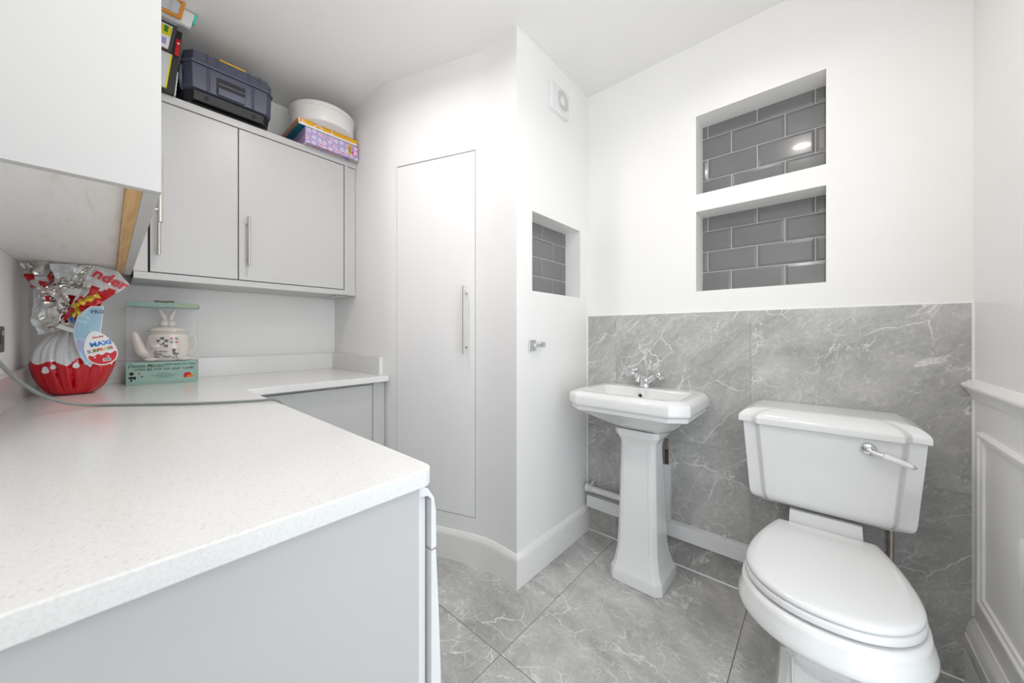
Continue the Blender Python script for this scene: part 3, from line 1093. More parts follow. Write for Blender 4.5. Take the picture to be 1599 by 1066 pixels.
# on the very top of the pile
zq = ZT + 0.270
o = thing('storage_tray', 'pale tray with an orange rim topmost in the pile by the ceiling', 'tray', (-2.05, 0.14, zq))
XO = -1.965
b = BM()
box(b, -2.30, XO - 0.004, 0.08, 0.188, zq + 0.0004, zq + 0.058)
obj('tray_body', b, M['palegrey'], o, bevel=0.001)
b = BM()
outer = [(0.085, zq - 0.014), (0.193, zq - 0.014), (0.207, zq + 0.060), (0.085, zq + 0.060)]
inner = [(0.09, zq - 0.004), (0.183, zq - 0.004), (0.196, zq + 0.054), (0.09, zq + 0.054)]
r1 = [(XO, y, z) for y, z in outer]
r2 = [(XO, y, z) for y, z in inner]
loft(b, [[(XO - 0.010, y, z) for y, z in outer], r1, r2, [(XO - 0.010, y, z) for y, z in inner]], False, False)
obj('rim', b, M['orange'], o, bevel=0.0008, label='orange rim')
b = BM()
plate_x(b, [(0.092, zq - 0.003), (0.182, zq - 0.003), (0.194, zq + 0.053), (0.092, zq + 0.053)], XO - 0.012, 0.004)
obj('window', b, M['paper'], o, label='white panel inside the rim')
b = BM()
tube(b, [(XO + 0.003, 0.160, zq - 0.006), (XO + 0.003, 0.168, zq + 0.05)], 0.0016, 8)
obj('clip_wire', b, M['chrome'], o, label='thin wire clip')

o = thing('document_wallet', 'pale grey wallet with an aqua edge behind the orange rim by the ceiling', 'folder', (-2.12, 0.21, zq))
b = BM()
plate_x(b, [(0.13, zq - 0.002), (0.226, zq - 0.006), (0.240, zq + 0.058), (0.13, zq + 0.058)], -2.02, 0.016)
obj('sleeve', b, M['paper'], o, bevel=0.0006)
b = BM()
plate_x(b, [(0.232, zq + 0.018), (0.239, zq + 0.015), (0.249, zq + 0.060), (0.241, zq + 0.060)], -2.020, 0.018)
obj('edge_strip', b, M['aqua'], o, bevel=0.0005, label='aqua plastic edge strip')

# ------------------------------------------------------------------ foil wrapped chocolate egg
EX, EY = -2.125, -0.090
egg = thing('chocolate_egg', 'large red and white foil wrapped chocolate egg with a crumpled silver top', 'chocolate egg', (EX, EY, ZW))
b = BM()
N = 168
prof = [(0.040, 0.000), (0.057, 0.004), (0.071, 0.018), (0.084, 0.040), (0.095, 0.070), (0.102, 0.102), (0.103, 0.124), (0.097, 0.153), (0.085, 0.182), (0.068, 0.208), (0.050, 0.230), (0.040, 0.246), (0.040, 0.256)]
fine = smooth_path([(r, z, 0) for r, z in prof], 9)
rings = []
for q in fine:
    r, z = q.x, q.y
    ring = []
    for k in range(N):
        a = 2 * pi * k / N
        ple = 0.5 + 0.5 * sin(11 * a + 2.2 * sin(3 * a + z * 9) + 3.0 * z)
        sharp = ple ** 9 + 0.35 * (0.5 + 0.5 * sin(23 * a + 3 * sin(2 * a) + 5 * z)) ** 5
        amp = 0.0085 * min(1, z / 0.03)
        rr = r - amp * sharp - 0.0050 * noise.noise(Vector((cos(a) * 3, sin(a) * 3, z * 14)))
        ring.append((EX + rr * cos(a), EY + rr * sin(a), ZW + z + 0.0006))
    rings.append(ring)
loft(b, rings)
for f in b.faces:
    c = f.calc_center_median()
    a = math.atan2(c.y - EY, c.x - EX)
    edge = ZW + 0.126 + 0.006 * sin(9 * a) + 0.005 * sin(4 * a + 1) - 0.014 * max(0, sin(5 * a + 2.0)) ** 4
    f.material_index = 0 if c.z < edge else 1
obj('wrapper', b, [M['foilred'], M['foilwhite']], egg, angle=80)
# white printed drops on the red part
for (da, z, s) in ((-0.62, 0.098, 1.0), (-0.42, 0.108, 0.7), (0.10, 0.112, 0.9), (0.33, 0.118, 0.6)):
    b = BM()
    r = 0.1015
    po = []
    for k in range(16):
        t = 2 * pi * k / 16
        po.append((0.0085 * s * cos(t) * (1.0 - 0.35 * sin(t)), 0.0125 * s * sin(t)))
    lo_ = []
    for rr in (r - 0.004, r + 0.0012):
        lo_.append([(EX + rr * cos(da + u / r), EY + rr * sin(da + u / r), ZW + z + v) for u, v in po])
    loft(b, lo_)
    obj('printed_drop', b, M['cardwhite'], egg, label='white printed drop on the red foil', angle=60)


def sheet(corners, nu, nv, amp, freq, seed, fold=0.0):
    """crumpled foil patch between four corner points (bottom-left, bottom-right, top-right, top-left)"""
    bm = BM()
    A, B_, C_, D = [Vector(p) for p in corners]
    nn = (B_ - A).cross(D - A).normalized()
    g = []
    for j in range(nv + 1):
        row = []
        for i in range(nu + 1):
            u, v = i / nu, j / nv
            p = (A * (1 - u) + B_ * u) * (1 - v) + (D * (1 - u) + C_ * u) * v
            q = p * freq + Vector((seed, seed * 2.3, seed * 0.7))
            d = noise.cell(q * 1.3) * 0.3 + noise.noise(q) + 0.5 * noise.noise(q * 2.3)
            ridge = abs(noise.noise(q * 0.8 + Vector((9, 1, 4))))
            p = p + nn * (amp * (d + 1.2 * ridge - 0.4) + fold * sin(u * pi * 2.0) * v) + Vector((0, 1, 0)) * amp * 0.5 * noise.noise(q + Vector((3, 3, 3)))
            row.append(bm.verts.new(p))
        g.append(row)
    for j in range(nv):
        for i in range(nu):
            bm.faces.new((g[j][i], g[j][i + 1], g[j + 1][i + 1], g[j + 1][i]))
    return bm


def crown(corners, nu, nv, amp, freq, seed, matfn, fold=0.0):
    bm = sheet(corners, nu, nv, amp, freq, seed, fold)
    bm.faces.ensure_lookup_table()
    for j in range(nv):
        for i in range(nu):
            bm.faces[j * nu + i].material_index = matfn((i + .5) / nu, (j + .5) / nv)
    me_o = obj('foil_crown', bm, [M['foilwhite'], M['foilred'], M['foilsilver']], egg, angle=None, solid=(0.0012, 0.0))
    return me_o


NZ = ZW + 0.250
wav = lambda u: 0.05 * sin(u * 9) + 0.03 * sin(u * 17 + 1)
# right printed flap, facing the room
crown([(-2.045, -0.112, 1.165), (-2.04, -0.060, 1.200), (-2.015, 0.050, 1.309), (-2.02, -0.040, 1.372)], 16, 16, 0.0050, 21, 2.0,
      lambda u, v: 0 if v > 0.70 + wav(u) else (1 if u > 0.22 + 0.5 * (v - 0.6) else 0))
crown([(-2.02, -0.040, 1.372), (-2.017, 0.0, 1.345), (-2.012, 0.050, 1.309), (-2.025, 0.021, 1.362)], 8, 8, 0.0037, 21, 5.0, lambda u, v: 0)
# middle white and silver folds
crown([(-2.055, -0.125, 1.255), (-2.045, -0.075, 1.265), (-2.02, -0.030, 1.372), (-2.03, -0.140, 1.366)], 16, 14, 0.0150, 24, 8.0, lambda u, v: 0 if v > 0.55 and u < 0.55 else 2)
crown([(-2.06, -0.150, 1.200), (-2.03, -0.085, 1.195), (-2.01, -0.110, 1.290), (-2.05, -0.165, 1.285)], 16, 16, 0.0175, 28, 11.0, lambda u, v: 2)
crown([(-2.05, -0.120, 1.270), (-2.02, -0.060, 1.250), (-1.995, -0.040, 1.315), (-2.03, -0.125, 1.300)], 12, 10, 0.0125, 29, 15.0, lambda u, v: 0 if v < 0.4 else 2)
# left folds
crown([(-2.07, -0.172, 1.115), (-2.03, -0.125, 1.130), (-2.03, -0.120, 1.215), (-2.07, -0.184, 1.205)], 12, 12, 0.0150, 28, 19.0, lambda u, v: 0 if u < 0.35 or v > 0.75 else 2)
crown([(-2.09, -0.180, 1.200), (-2.05, -0.145, 1.190), (-2.05, -0.140, 1.300), (-2.09, -0.182, 1.315)], 10, 12, 0.0100, 24, 23.0, lambda u, v: 1 if (u > 0.5 and v > 0.3) else 0)
crown([(-2.10, -0.182, 1.285), (-2.05, -0.138, 1.285), (-2.05, -0.138, 1.345), (-2.10, -0.196, 1.345)], 10, 8, 0.0088, 24, 27.0, lambda u, v: 1 if u < 0.45 or u > 0.85 else 0)
crown([(-2.09, -0.196, 1.330), (-2.035, -0.145, 1.325), (-2.035, -0.148, 1.372), (-2.09, -0.205, 1.366)], 14, 8, 0.0137, 32, 31.0, lambda u, v: 2)
# back folds that fill the crown
crown([(-2.16, -0.165, 1.15), (-2.13, -0.040, 1.15), (-2.15, 0.005, 1.355), (-2.17, -0.190, 1.355)], 14, 14, 0.0150, 21, 35.0, lambda u, v: 2 if v > 0.7 else 1)
crown([(-2.075, -0.125, 1.135), (-2.07, -0.055, 1.135), (-2.04, -0.045, 1.225), (-2.05, -0.150, 1.225)], 12, 10, 0.0112, 24, 39.0, lambda u, v: 1 if u > 0.62 else (0 if u > 0.45 else 2))
# brand word on the flap
b = BM()
add_text(b, 'nder', 0.050, facing_x((-2.006, 0.003, 1.3225), radians(-30)), bold=0.0014, align='CENTER', extrude=0.0015)
obj('lettering', b, M['inkred'], egg, label='red brand lettering on the foil flap', angle=None)
# gold and blue tie
for (pts, m_) in (([(-2.01, -0.086, 1.215), (-2.0, -0.068, 1.232), (-2.0, -0.05, 1.246), (-2.0, -0.026, 1.262)], 'foilgold'),
                  ([(-2.01, -0.084, 1.222), (-2.0, -0.072, 1.210), (-1.998, -0.074, 1.198), (-2.0, -0.088, 1.186)], 'foilgold'),
                  ([(-2.0, -0.094, 1.186), (-1.998, -0.086, 1.176), (-1.998, -0.092, 1.166), (-2.0, -0.085, 1.158)], 'foilblue')):
    b = BM()
    ps = smooth_path(pts, 4)
    rings = []
    for i, p in enumerate(ps):
        wv = 0.0075 * (1 + 0.5 * sin(i * 1.7)) 
        rings.append([(p.x + 0.004 * sin(i * 2.1), p.y - wv * 0.5, p.z + wv), (p.x + 0.006, p.y, p.z), (p.x, p.y + wv * 0.5, p.z - wv), (p.x - 0.004, p.y, p.z)])
    loft(b, rings)
    obj('foil_tie', b, M[m_], egg, angle=None, label='shiny %s foil tie' % ('gold' if m_ == 'foilgold' else 'blue'))
b = BM()
band = [(-2.008, -0.122, 1.150), (-2.0, -0.078, 1.130)]
bv = [b.verts.new(p) for p in ((-2.025, -0.125, 1.142), (-2.005, -0.078, 1.120), (-2.005, -0.074, 1.134), (-2.025, -0.117, 1.154))]
b.faces.new(bv)
obj('neck_band', b, M['cardwhite'], egg, angle=None, solid=(0.001, 0.0))
# hang tag: picture card and egg shaped card
XG = -2.002
tagc = BM()
poly = [(-0.0835, 1.100), (-0.070, 1.036), (-0.060, 1.015), (-0.0465, 0.998), (-0.041, 1.010), (-0.030, 1.06), (-0.020, 1.144), (-0.0135, 1.223), (-0.046, 1.2205), (-0.060, 1.205), (-0.076, 1.186), (-0.086, 1.130)]
plate_x(tagc, poly, XG - 0.002, 0.0014)
tg = obj('picture_tag', tagc, M['cardwhite'], egg, label='icy blue picture tag with a title')
b = BM()
ctr = Vector((sum(p[0] for p in poly) / len(poly), sum(p[1] for p in poly) / len(poly)))
plate_x(b, [((p[0] - ctr.x) * 0.94 + ctr.x, (p[1] - ctr.y) * 0.975 + ctr.y) for p in poly], XG - 0.0006, 0.0006)
obj('picture', b, M['cardblue'], tg, label='icy blue printed picture')
b = BM()
add_text(b, 'FRO', 0.0175, facing_x((XG + 0.0006, -0.0290, 1.2005), radians(3)), bold=0.0003)
obj('lettering', b, M['inknavy'], tg, label='navy title lettering', angle=None)
# egg card
tagc = BM()
ec = Vector((-0.0235, 1.067))


def eggpoly(s, n=40):
    out = []
    for k in range(n):
        t = 2 * pi * k / n
        y = 0.0385 * s * cos(t) * (1.0 - 0.26 * sin(t))
        z = 0.064 * s * sin(t)
        a = radians(14)
        out.append((ec.x + y * cos(a) - z * sin(a), ec.y + y * sin(a) + z * cos(a)))
    return out


plate_x(tagc, eggpoly(1.0), XG + 0.001, 0.0014)
et = obj('egg_tag', tagc, M['cardwhite'], egg, label='white egg shaped tag with bright lettering')
b = BM()
base = [p for p in eggpoly(0.93, 60)]
low = [p for p in base if p[1] < 1.040 + 0.25 * (p[0] - ec.x)]
low.sort(key=lambda p: p[0])
top = []
for k in range(14):
    t = k / 13
    y = low[-1][0] + (low[0][0] - low[-1][0]) * t
    top.append((y, 1.044 + 0.25 * (y - ec.x) + 0.0035 * sin(k * 1.6)))
plate_x(b, low + top, XG + 0.0024, 0.0006)
obj('red_wave', b, M['inkred'], et, label='red printed wave')
b = BM()
fx = lambda y, z: facing_x((XG + 0.003, y, z), radians(14))
add_text(b, 'kinder', 0.011, fx(-0.0275, 1.109), 0, bold=0.0002)
add_text(b, 'MAXI', 0.022, fx(-0.0215, 1.084), 1, bold=0.0009)
for i, ch in enumerate('SURPRISE'):
    add_text(b, ch, 0.0155, fx(-0.0500 + i * 0.0078, 1.0535 + i * 0.0022), [1, 2, 3, 0, 2, 4, 3, 0][i], bold=0.0006)
obj('lettering', b, [M['inkred'], M['inkblue'], M['inkorange'], M['inkgreen'], M['inkyellow']], et, label='bright multicoloured lettering', angle=None)
for y, z in ((-0.004, 1.036), (-0.036, 1.032)):
    b = BM()
    plate_x(b, [(y - 0.0022, z), (y + 0.001, z - 0.002), (y + 0.003, z + 0.003), (y, z + 0.004)], XG + 0.003, 0.0004)
    obj('drop', b, M['cardwhite'], et, label='white drop')
b = BM()
plate_x(b, [(-0.0155, 1.017), (0.004, 1.021), (0.0025, 1.033), (-0.017, 1.029)], XG + 0.003, 0.0004, 0)
for k in range(9):
    y = -0.0135 + k * 0.0018
    wv = 0.0005 + 0.0004 * (k % 3)
    plate_x(b, [(y, 1.0195 + k * .0004), (y + wv, 1.0195 + k * .0004), (y + wv - .001, 1.0285 + k * .0004), (y - .001, 1.0285 + k * .0004)], XG + 0.0034, 0.0003, 1)
obj('barcode', b, [M['cardwhite'], M['inkblack']], et, label='small printed barcode')

# ------------------------------------------------------------------ teapot gift box (its own rotated space: front +x, right +y)
GR = radians(-11)
GO = (-2.238, 0.157, ZW)
gb = thing('gift_box', 'mint green and clear teapot gift box on the far worktop', 'gift box', GO, GR)
hw, dp = 0.113, 0.125      # half width, depth (front face at x = 0)
hb, ht = 0.098, 0.366
b = BM()
box(b, -dp, 0.0, -hw, hw, 0.0006, hb)
obj('base', b, M['mint'], gb, local=True, bevel=0.0008)
b = BM()
box(b, -dp - 0.003, 0.004, -hw - 0.003, hw + 0.004, ht - 0.020, ht)
lid = obj('lid', b, M['mint'], gb, local=True, bevel=0.0008)
b = BM()
add_text(b, 'Teapot for One', 0.011, facing_x((0.0046, 0.085, ht - 0.0105)), bold=0.0001)
obj('lettering', b, M['foilgold'], lid, local=True, angle=None, label='small gold lettering')
b = BM()
for (xa, xb2, ya, yb2) in ((-0.0015, -0.001, -hw + 0.001, hw - 0.001), (-dp + 0.001, -dp + 0.0015, -hw + 0.001, hw - 0.001), (-dp + 0.001, -0.001, -hw + 0.001, -hw + 0.0015), (-dp + 0.001, -0.001, hw - 0.0015, hw - 0.001)):
    box(b, xa, xb2, ya, yb2, hb + 0.0003, ht - 0.0205)
obj('clear_sleeve', b, M['film'], gb, local=True, angle=30, label='clear plastic sleeve')
b = BM()
for s in (-1, 1):
    for p0, p1 in (((0.004), (0.03)),):
        pts = smooth_path([(-0.06, 0, ht + 0.003), (-0.06, s * 0.015, ht + 0.010), (-0.055, s * 0.032, ht + 0.008), (-0.055, s * 0.020, ht + 0.003), (-0.06, 0, ht + 0.004)], 5)
        tube(b, pts, 0.0026, 8)
tube(b, [(-0.062, -0.008, ht + 0.004), (-0.055, 0.008, ht + 0.006)], 0.005, 8)
obj('bow', b, M['gold'], gb, local=True, angle=60, label='dull gold ribbon bow')
# printing on the base front
bf = 0.0004
b = BM()
add_text(b, 'Donna Marian', 0.0195, facing_x((bf, -0.053, 0.083)), shear=0.45, bold=0.0002)
add_text(b, 'NEW ENGLISH TEAS', 0.0105, facing_x((bf, 0.060, 0.086)), bold=0.0002, space=1.12)
add_text(b, 'OPEN ME FOR TEA AND TARTS', 0.0125, facing_x((bf, 0.008, 0.066)), bold=0.0002, space=1.12)
obj('lettering', b, M['inkdkgreen'], gb, local=True, angle=None, label='dark green printed lettering')
b = BM()
for (y0_, y1_, z0_, z1_) in ((-0.106, 0.108, 0.0080, 0.0088), (-0.106, 0.108, 0.0752, 0.0758), (-0.106, -0.1052, 0.008, 0.0755), (0.1072, 0.108, 0.008, 0.0755)):
    box(b, 0.0, 0.0005, y0_, y1_, z0_, z1_)
for k in range(6):
    ln = (0.020, 0.035, 0.074, 0.064, 0.05, 0.030)[k]
    box(b, 0.0, 0.0005, -ln / 2, ln / 2 + 0.01, 0.0485 - k * 0.0042, 0.0499 - k * 0.0042)
obj('printed_lines', b, M['mintdark'], gb, local=True, label='thin dark printed border and lines')


def heart(bm, fn, s, mi=0):
    po = []
    for k in range(20):
        t = 2 * pi * k / 20
        po.append((s * 0.062 * 16 * sin(t) ** 3, s * 0.062 * (13 * cos(t) - 5 * cos(2 * t) - 2 * cos(3 * t) - cos(4 * t))))
    po = po[::-1]
    loft(bm, [[fn(u, v, 0.0) for u, v in po], [fn(u, v, 0.0004) for u, v in po]], mi=mi)


for (hy, hz, hs, hm) in ((-0.073, 0.050, 0.0042, 'inkred'), (-0.064, 0.036, 0.0040, 'inkblack'), (0.096, 0.0665, 0.0045, 'inkred')):
    b = BM()
    heart(b, facing_x((bf - 0.0003, hy, hz)), hs)
    obj('printed_heart', b, M[hm], gb, local=True, label='small %s printed heart' % hm[3:])
b = BM()
for (y, z, ry, rz, mi) in ((0.084, 0.038, 0.0135, 0.0085, 0), (0.093, 0.029, 0.0125, 0.0060, 1), (0.079, 0.028, 0.009, 0.0055, 0)):
    po = [(y + ry * cos(2 * pi * k / 18), z + rz * sin(2 * pi * k / 18)) for k in range(18)]
    plate_x(b, po, 0.0, 0.0004 + 0.0002 * mi, mi)
obj('tart_print', b, [M['inkred'], M['inkorange']], gb, local=True, label='printed red jam tarts')
# small plain dancing-doll stand-in is left as a simple dark sprig print
b = BM()
for (y, z, ry, rz) in ((-0.096, 0.050, 0.007, 0.0075), (-0.0965, 0.032, 0.009, 0.006), (-0.086, 0.031, 0.004, 0.0075), (-0.097, 0.020, 0.0035, 0.005)):
    plate_x(b, [(y + ry * cos(2 * pi * k / 12), z + rz * sin(2 * pi * k / 12)) for k in range(12)], 0.0, 0.0004)
obj('sprig_print', b, M['inkblack'], gb, local=True, label='small black printed sprig')

# teapot inside the box: same rotated space, resting on the base
tp = thing('teapot', 'cream teapot with chequers, hearts and lettering inside the clear gift box', 'teapot', GO, GR)
TC = Vector((-0.063, 0.012, hb + 0.001))
TS = 0.60       # depth squash so that it sits inside the sleeve


def potring(r, z, n=48):
    return [(TC.x + r * 0.62 * cos(2 * pi * k / n), TC.y + r * sin(2 * pi * k / n), TC.z + z) for k in range(n)]


pprof = [(0.045, 0.002), (0.062, 0.004), (0.069, 0.020), (0.072, 0.05), (0.0725, 0.08), (0.070, 0.110), (0.064, 0.124), (0.060, 0.128)]
b = BM()
loft(b, [potring(p.x, p.y) for p in smooth_path([(r, z, 0) for r, z in pprof], 3)])
body = obj('body', b, M['pot'], tp, local=True, angle=60)
b = BM()
loft(b, [potring(0.066, 0.129), potring(0.069, 0.133), potring(0.069, 0.142), potring(0.058, 0.150), potring(0.034, 0.158), potring(0.012, 0.160)])
lidp = obj('lid', b, M['pot'], tp, local=True, angle=50)
b = BM()
lo_ = []
for k in range(61):
    t = -1.2 + 2.4 * k / 60
    rr = 0.0698
    lo_.append((TC.x + rr * 0.62 * cos(t), TC.y + rr * sin(t), TC.z + 0.1375 + 0.0035 * sin(k * 1.05)))
tube(b, lo_, 0.0007, 5)
obj('wavy_line', b, M['inkblack'], lidp, local=True, angle=60, label='thin black painted wavy line')
# knob: a plump two-lobed knob with two upright prongs
b = BM()
for s in (-1, 1):
    rings = []
    for k in range(9):
        t = pi * k / 8
        r = 0.0175 * sin(t) + 0.0004
        rings.append([(TC.x + 0.006 + r * 0.9 * cos(a_ * 2 * pi / 16), TC.y + 0.012 * s + r * sin(a_ * 2 * pi / 16), TC.z + 0.174 - 0.0165 * cos(t)) for a_ in range(16)])
    loft(b, rings)
    tube(b, smooth_path([(TC.x, TC.y + s * 0.010, TC.z + 0.186), (TC.x, TC.y + s * 0.012 - 0.002, TC.z + 0.205), (TC.x, TC.y + s * 0.021 - 0.003, TC.z + 0.226), (TC.x, TC.y + s * 0.026 - 0.004, TC.z + 0.240)], 4),
         [0.0075, 0.0078, 0.0082, 0.0085, 0.0088, 0.0088, 0.0086, 0.0082, 0.0078, 0.007, 0.006, 0.0045, 0.002], 10)
obj('knob', b, M['pot'], lidp, local=True, angle=70)
b = BM()
sp_ = smooth_path([(TC.x, TC.y - 0.058, TC.z + 0.030), (TC.x + 0.004, TC.y - 0.082, TC.z + 0.040), (TC.x + 0.004, TC.y - 0.096, TC.z + 0.075), (TC.x + 0.002, TC.y - 0.106, TC.z + 0.115), (TC.x, TC.y - 0.112, TC.z + 0.132)], 4)
tube(b, sp_, [0.026 - 0.0165 * i / (len(sp_) - 1) for i in range(len(sp_))], 18)
obj('spout', b, M['pot'], tp, local=True, angle=70)
b = BM()
hd = smooth_path([(TC.x, TC.y + 0.066, TC.z + 0.108), (TC.x, TC.y + 0.080, TC.z + 0.118), (TC.x, TC.y + 0.093, TC.z + 0.108), (TC.x, TC.y + 0.095, TC.z + 0.082), (TC.x, TC.y + 0.086, TC.z + 0.052), (TC.x, TC.y + 0.068, TC.z + 0.032)], 4)
tube(b, hd, 0.0048, 10)
obj('handle', b, M['pot'], tp, local=True, angle=70)
b = BM()
rings = []
for k in range(9):
    t = pi * k / 8
    r = sin(t) + 0.01
    rings.append([(TC.x + 0.038 + 0.010 * r * cos(a_ * 2 * pi / 16), TC.y - 0.034 - 0.022 * cos(t), TC.z + 0.070 + 0.013 * r * sin(a_ * 2 * pi / 16)) for a_ in range(16)])
loft(b, rings)
obj('paw_relief', b, M['pot'], tp, local=True, angle=70)
for s, yo in ((-1, -0.052), (1, 0.058)):
    b = BM()
    rings = []
    for k in range(9):
        t = pi * k / 8
        r = sin(t) + 0.01
        rings.append([(TC.x + 0.030 + 0.020 * r * cos(a_ * 2 * pi / 16), TC.y + yo + 0.026 * r * sin(a_ * 2 * pi / 16), TC.z + 0.010 - 0.0095 * cos(t)) for a_ in range(16)])
    loft(b, rings)
    obj('foot', b, M['pot'], tp, local=True, angle=70)


def potmap(zc, yc):
    """wrap flat artwork round the pot, facing the front"""
    def f(u, v, w_):
        y = yc + u
        z = zc + v
        r = 0.0724 if z < 0.105 else 0.071
        if z > 0.1:
            r = 0.0722 - (z - 0.1) * 0.18
        if z < 0.03:
            r = 0.0705
        yy = max(-0.98 * r, min(0.98 * r, y))
        x = 0.62 * math.sqrt(max(0, r * r - yy * yy))
        return Vector((TC.x + x + 0.0026 + w_, TC.y + yy, TC.z + z))
    return f


def potquad(bm, y0, y1, z0, z1, mi=0):
    f = potmap(0, 0)
    n = 5
    lo_ = []
    for w_ in (-0.0006, 0.0004):
        ring = [f(y0 + (y1 - y0) * k / n, z0, w_) for k in range(n + 1)] + [f(y1 + (y0 - y1) * k / n, z1, w_) for k in range(n + 1)]
        lo_.append(ring)
    loft(bm, lo_, mi=mi)


b = BM()
q = 0.0125
for i in range(3):
    for j in range(4):
        if (i + j) % 2 == 0:
            potquad(b, -0.033 + i * q, -0.033 + (i + 1) * q, 0.065 + j * q * 0.92, 0.065 + (j + 1) * q * 0.92)
obj('chequer_print', b, M['inkblack'], body, local=True, angle=30, label='black chequered squares')
b = BM()
lathe(b, [(0.0105, 0.0), (0.0105, 0.0030), (0.008, 0.0036)], (TC.x + 0.0435, TC.y - 0.014, TC.z + 0.089), 'x', 20)
obj('clock_relief', b, M['pot'], body, local=True, angle=40)
for (y, z, m_) in ((0.0165, 0.104, 'inkred'), (0.033, 0.104, 'inkdkgreen'), (0.0165, 0.088, 'inkdkgreen'), (0.033, 0.088, 'inkred')):
    b = BM()
    heart(b, potmap(z, y), 0.0056)
    obj('painted_heart', b, M[m_], body, local=True, angle=None, label='%s painted heart' % ('red' if m_ == 'inkred' else 'dark green'))
b = BM()
add_text(b, "It's Always", 0.0105, potmap(0.046, -0.020), shear=0.4, bold=0.0002)
add_text(b, 'Time', 0.0155, potmap(0.034, -0.032), shear=0.4, bold=0.0003)
add_text(b, 'for Tea', 0.0165, potmap(0.022, -0.018), shear=0.4, bold=0.0003)
obj('lettering', b, M['inkblack'], body, local=True, angle=None, label='black script lettering')
b = BM()
for (y, z, ry, rz) in ((0.024, 0.050, 0.0062, 0.008), (0.026, 0.036, 0.006, 0.006), (0.036, 0.034, 0.005, 0.004), (0.031, 0.026, 0.003, 0.004), (0.040, 0.053, 0.002, 0.002), (0.012, 0.022, 0.003, 0.003), (0.022, 0.017, 0.004, 0.003), (0.034, 0.018, 0.003, 0.002)):
    f = potmap(z, y)
    lo_ = [[f(ry * cos(2 * pi * k / 12), rz * sin(2 * pi * k / 12), w_) for k in range(12)] for w_ in (-0.0006, 0.0004)]
    loft(b, lo_)
obj('sprig_print', b, M['inkblack'], body, local=True, angle=None, label='small black painted sprig')

# ------------------------------------------------------------------ cable trailing over the worktop, socket plate
b = BM()
zc_ = ZW + 0.0045
path = smooth_path([(-1.31, YL + 0.002, 1.150), (-1.36, YL + 0.022, 1.118), (-1.42, YL + 0.037, 1.075), (-1.52, -0.158, 1.012), (-1.60, -0.125, 0.955), (-1.66, -0.085, 0.918), (-1.68, -0.045, zc_ + 0.004), (-1.66, 0.0, zc_), (-1.58, 0.08, zc_), (-1.50, 0.165, zc_), (-1.44, 0.25, zc_), (-1.40, 0.325, zc_), (-1.372, 0.361, zc_ + 0.001), (-1.352, 0.378, zc_ - 0.010), (-1.344, 0.382, 0.86), (-1.335, 0.385, 0.78)], 8)
tube(b, path, 0.0042, 12)
o = obj('power_cable', b, M['cable'], angle=70)
tag(o, 'grey-green cable looping across the white worktop in front of the egg and gift box', 'cable')
sk = thing('wall_switch', 'black wall plate at the left frame edge above the worktop', 'switch', (-1.75, YL, 1.06))
b = BM()
rr = roundrect(-1.835, -1.690, 1.066, 1.142, 0.006, 4)
loft(b, [[(x, YL + 0.0002, z) for x, z in rr], [(x, YL + 0.008, z) for x, z in rr]])
obj('plate', b, M['blackgloss'], sk, bevel=0.001)
b = BM()
add_text(b, 'A', 0.020, lambda u, v, w_: Vector((-1.812 - u, YL + 0.0083 + w_, 1.122 + v)))
obj('lettering', b, M['paper'], sk, angle=None, label='pale letter')
b = BM()
box(b, -1.76, -1.74, YL + 0.008, YL + 0.011, 1.09, 1.118)
obj('rocker', b, M['black'], sk, bevel=0.001)

# ------------------------------------------------------------------ extractor fan
fan = thing('extractor_fan', 'square white extractor fan grille high on the wall above the small niche', 'fan', (XN, 1.512, 2.24))
b = BM()
rr = roundrect(1.430, 1.594, 2.236, 2.376, 0.012, 4)
r2_ = roundrect(1.434, 1.590, 2.240, 2.372, 0.010, 4)
loft(b, [[(XN + 0.0003, y, z) for y, z in rr], [(XN + 0.016, y, z) for y, z in rr], [(XN + 0.020, y, z) for y, z in r2_]])
obj('housing', b, M['plastic'], fan, angle=40)
fc = (XN + 0.0195, 1.522, 2.306)
b = BM()
lathe(b, [(0.050, 0.0), (0.050, 0.0012)], fc, 'x', 40)
obj('duct_shade', b, M['fanshade'], fan, angle=40, label='disc coloured grey for the shade behind the slats')
b = BM()
lathe(b, [(0.050, 0.0), (0.056, 0.0), (0.056, 0.004), (0.050, 0.006), (0.050, 0.0)], fc, 'x', 40, cap0=False, cap1=False)
for k in range(11):
    z = -0.045 + k * 0.009
    hw_ = math.sqrt(max(0.0001, 0.050 ** 2 - z * z))
    hb_ = math.sqrt(max(0, 0.021 ** 2 - z * z)) if abs(z) < 0.021 else 0
    if hb_ > 0:
        for s in (-1, 1):
            ya, yb2 = sorted((fc[1] + s * hb_, fc[1] + s * hw_))
            box(b, fc[0], fc[0] + 0.005, ya, yb2, fc[2] + z - 0.0022, fc[2] + z + 0.0022)
    else:
        box(b, fc[0], fc[0] + 0.005, fc[1] - hw_, fc[1] + hw_, fc[2] + z - 0.0022, fc[2] + z + 0.0022)
lathe(b, [(0.022, 0.0), (0.022, 0.005), (0.018, 0.007)], fc, 'x', 28)
obj('grille', b, M['plastic'], fan, angle=40)

# ------------------------------------------------------------------ chrome hook
hk = thing('toilet_roll_holder', 'small square chrome holder on the white wall left of the basin', 'toilet roll holder', (XN, 1.30, 1.04))
b = BM()
box(b, XN + 0.0003, XN + 0.010, 1.268, 1.318, 1.040, 1.092)
obj('back_plate', b, M['chrome'], hk, bevel=0.002)
b = BM()
box(b, XN + 0.010, XN + 0.034, 1.285, 1.303, 1.058, 1.076)
box(b, XN + 0.020, XN + 0.034, 1.303, 1.345, 1.060, 1.074)
box(b, XN + 0.018, XN + 0.036, 1.345, 1.356, 1.056, 1.082)
obj('arm', b, M['chrome'], hk, bevel=0.0015)

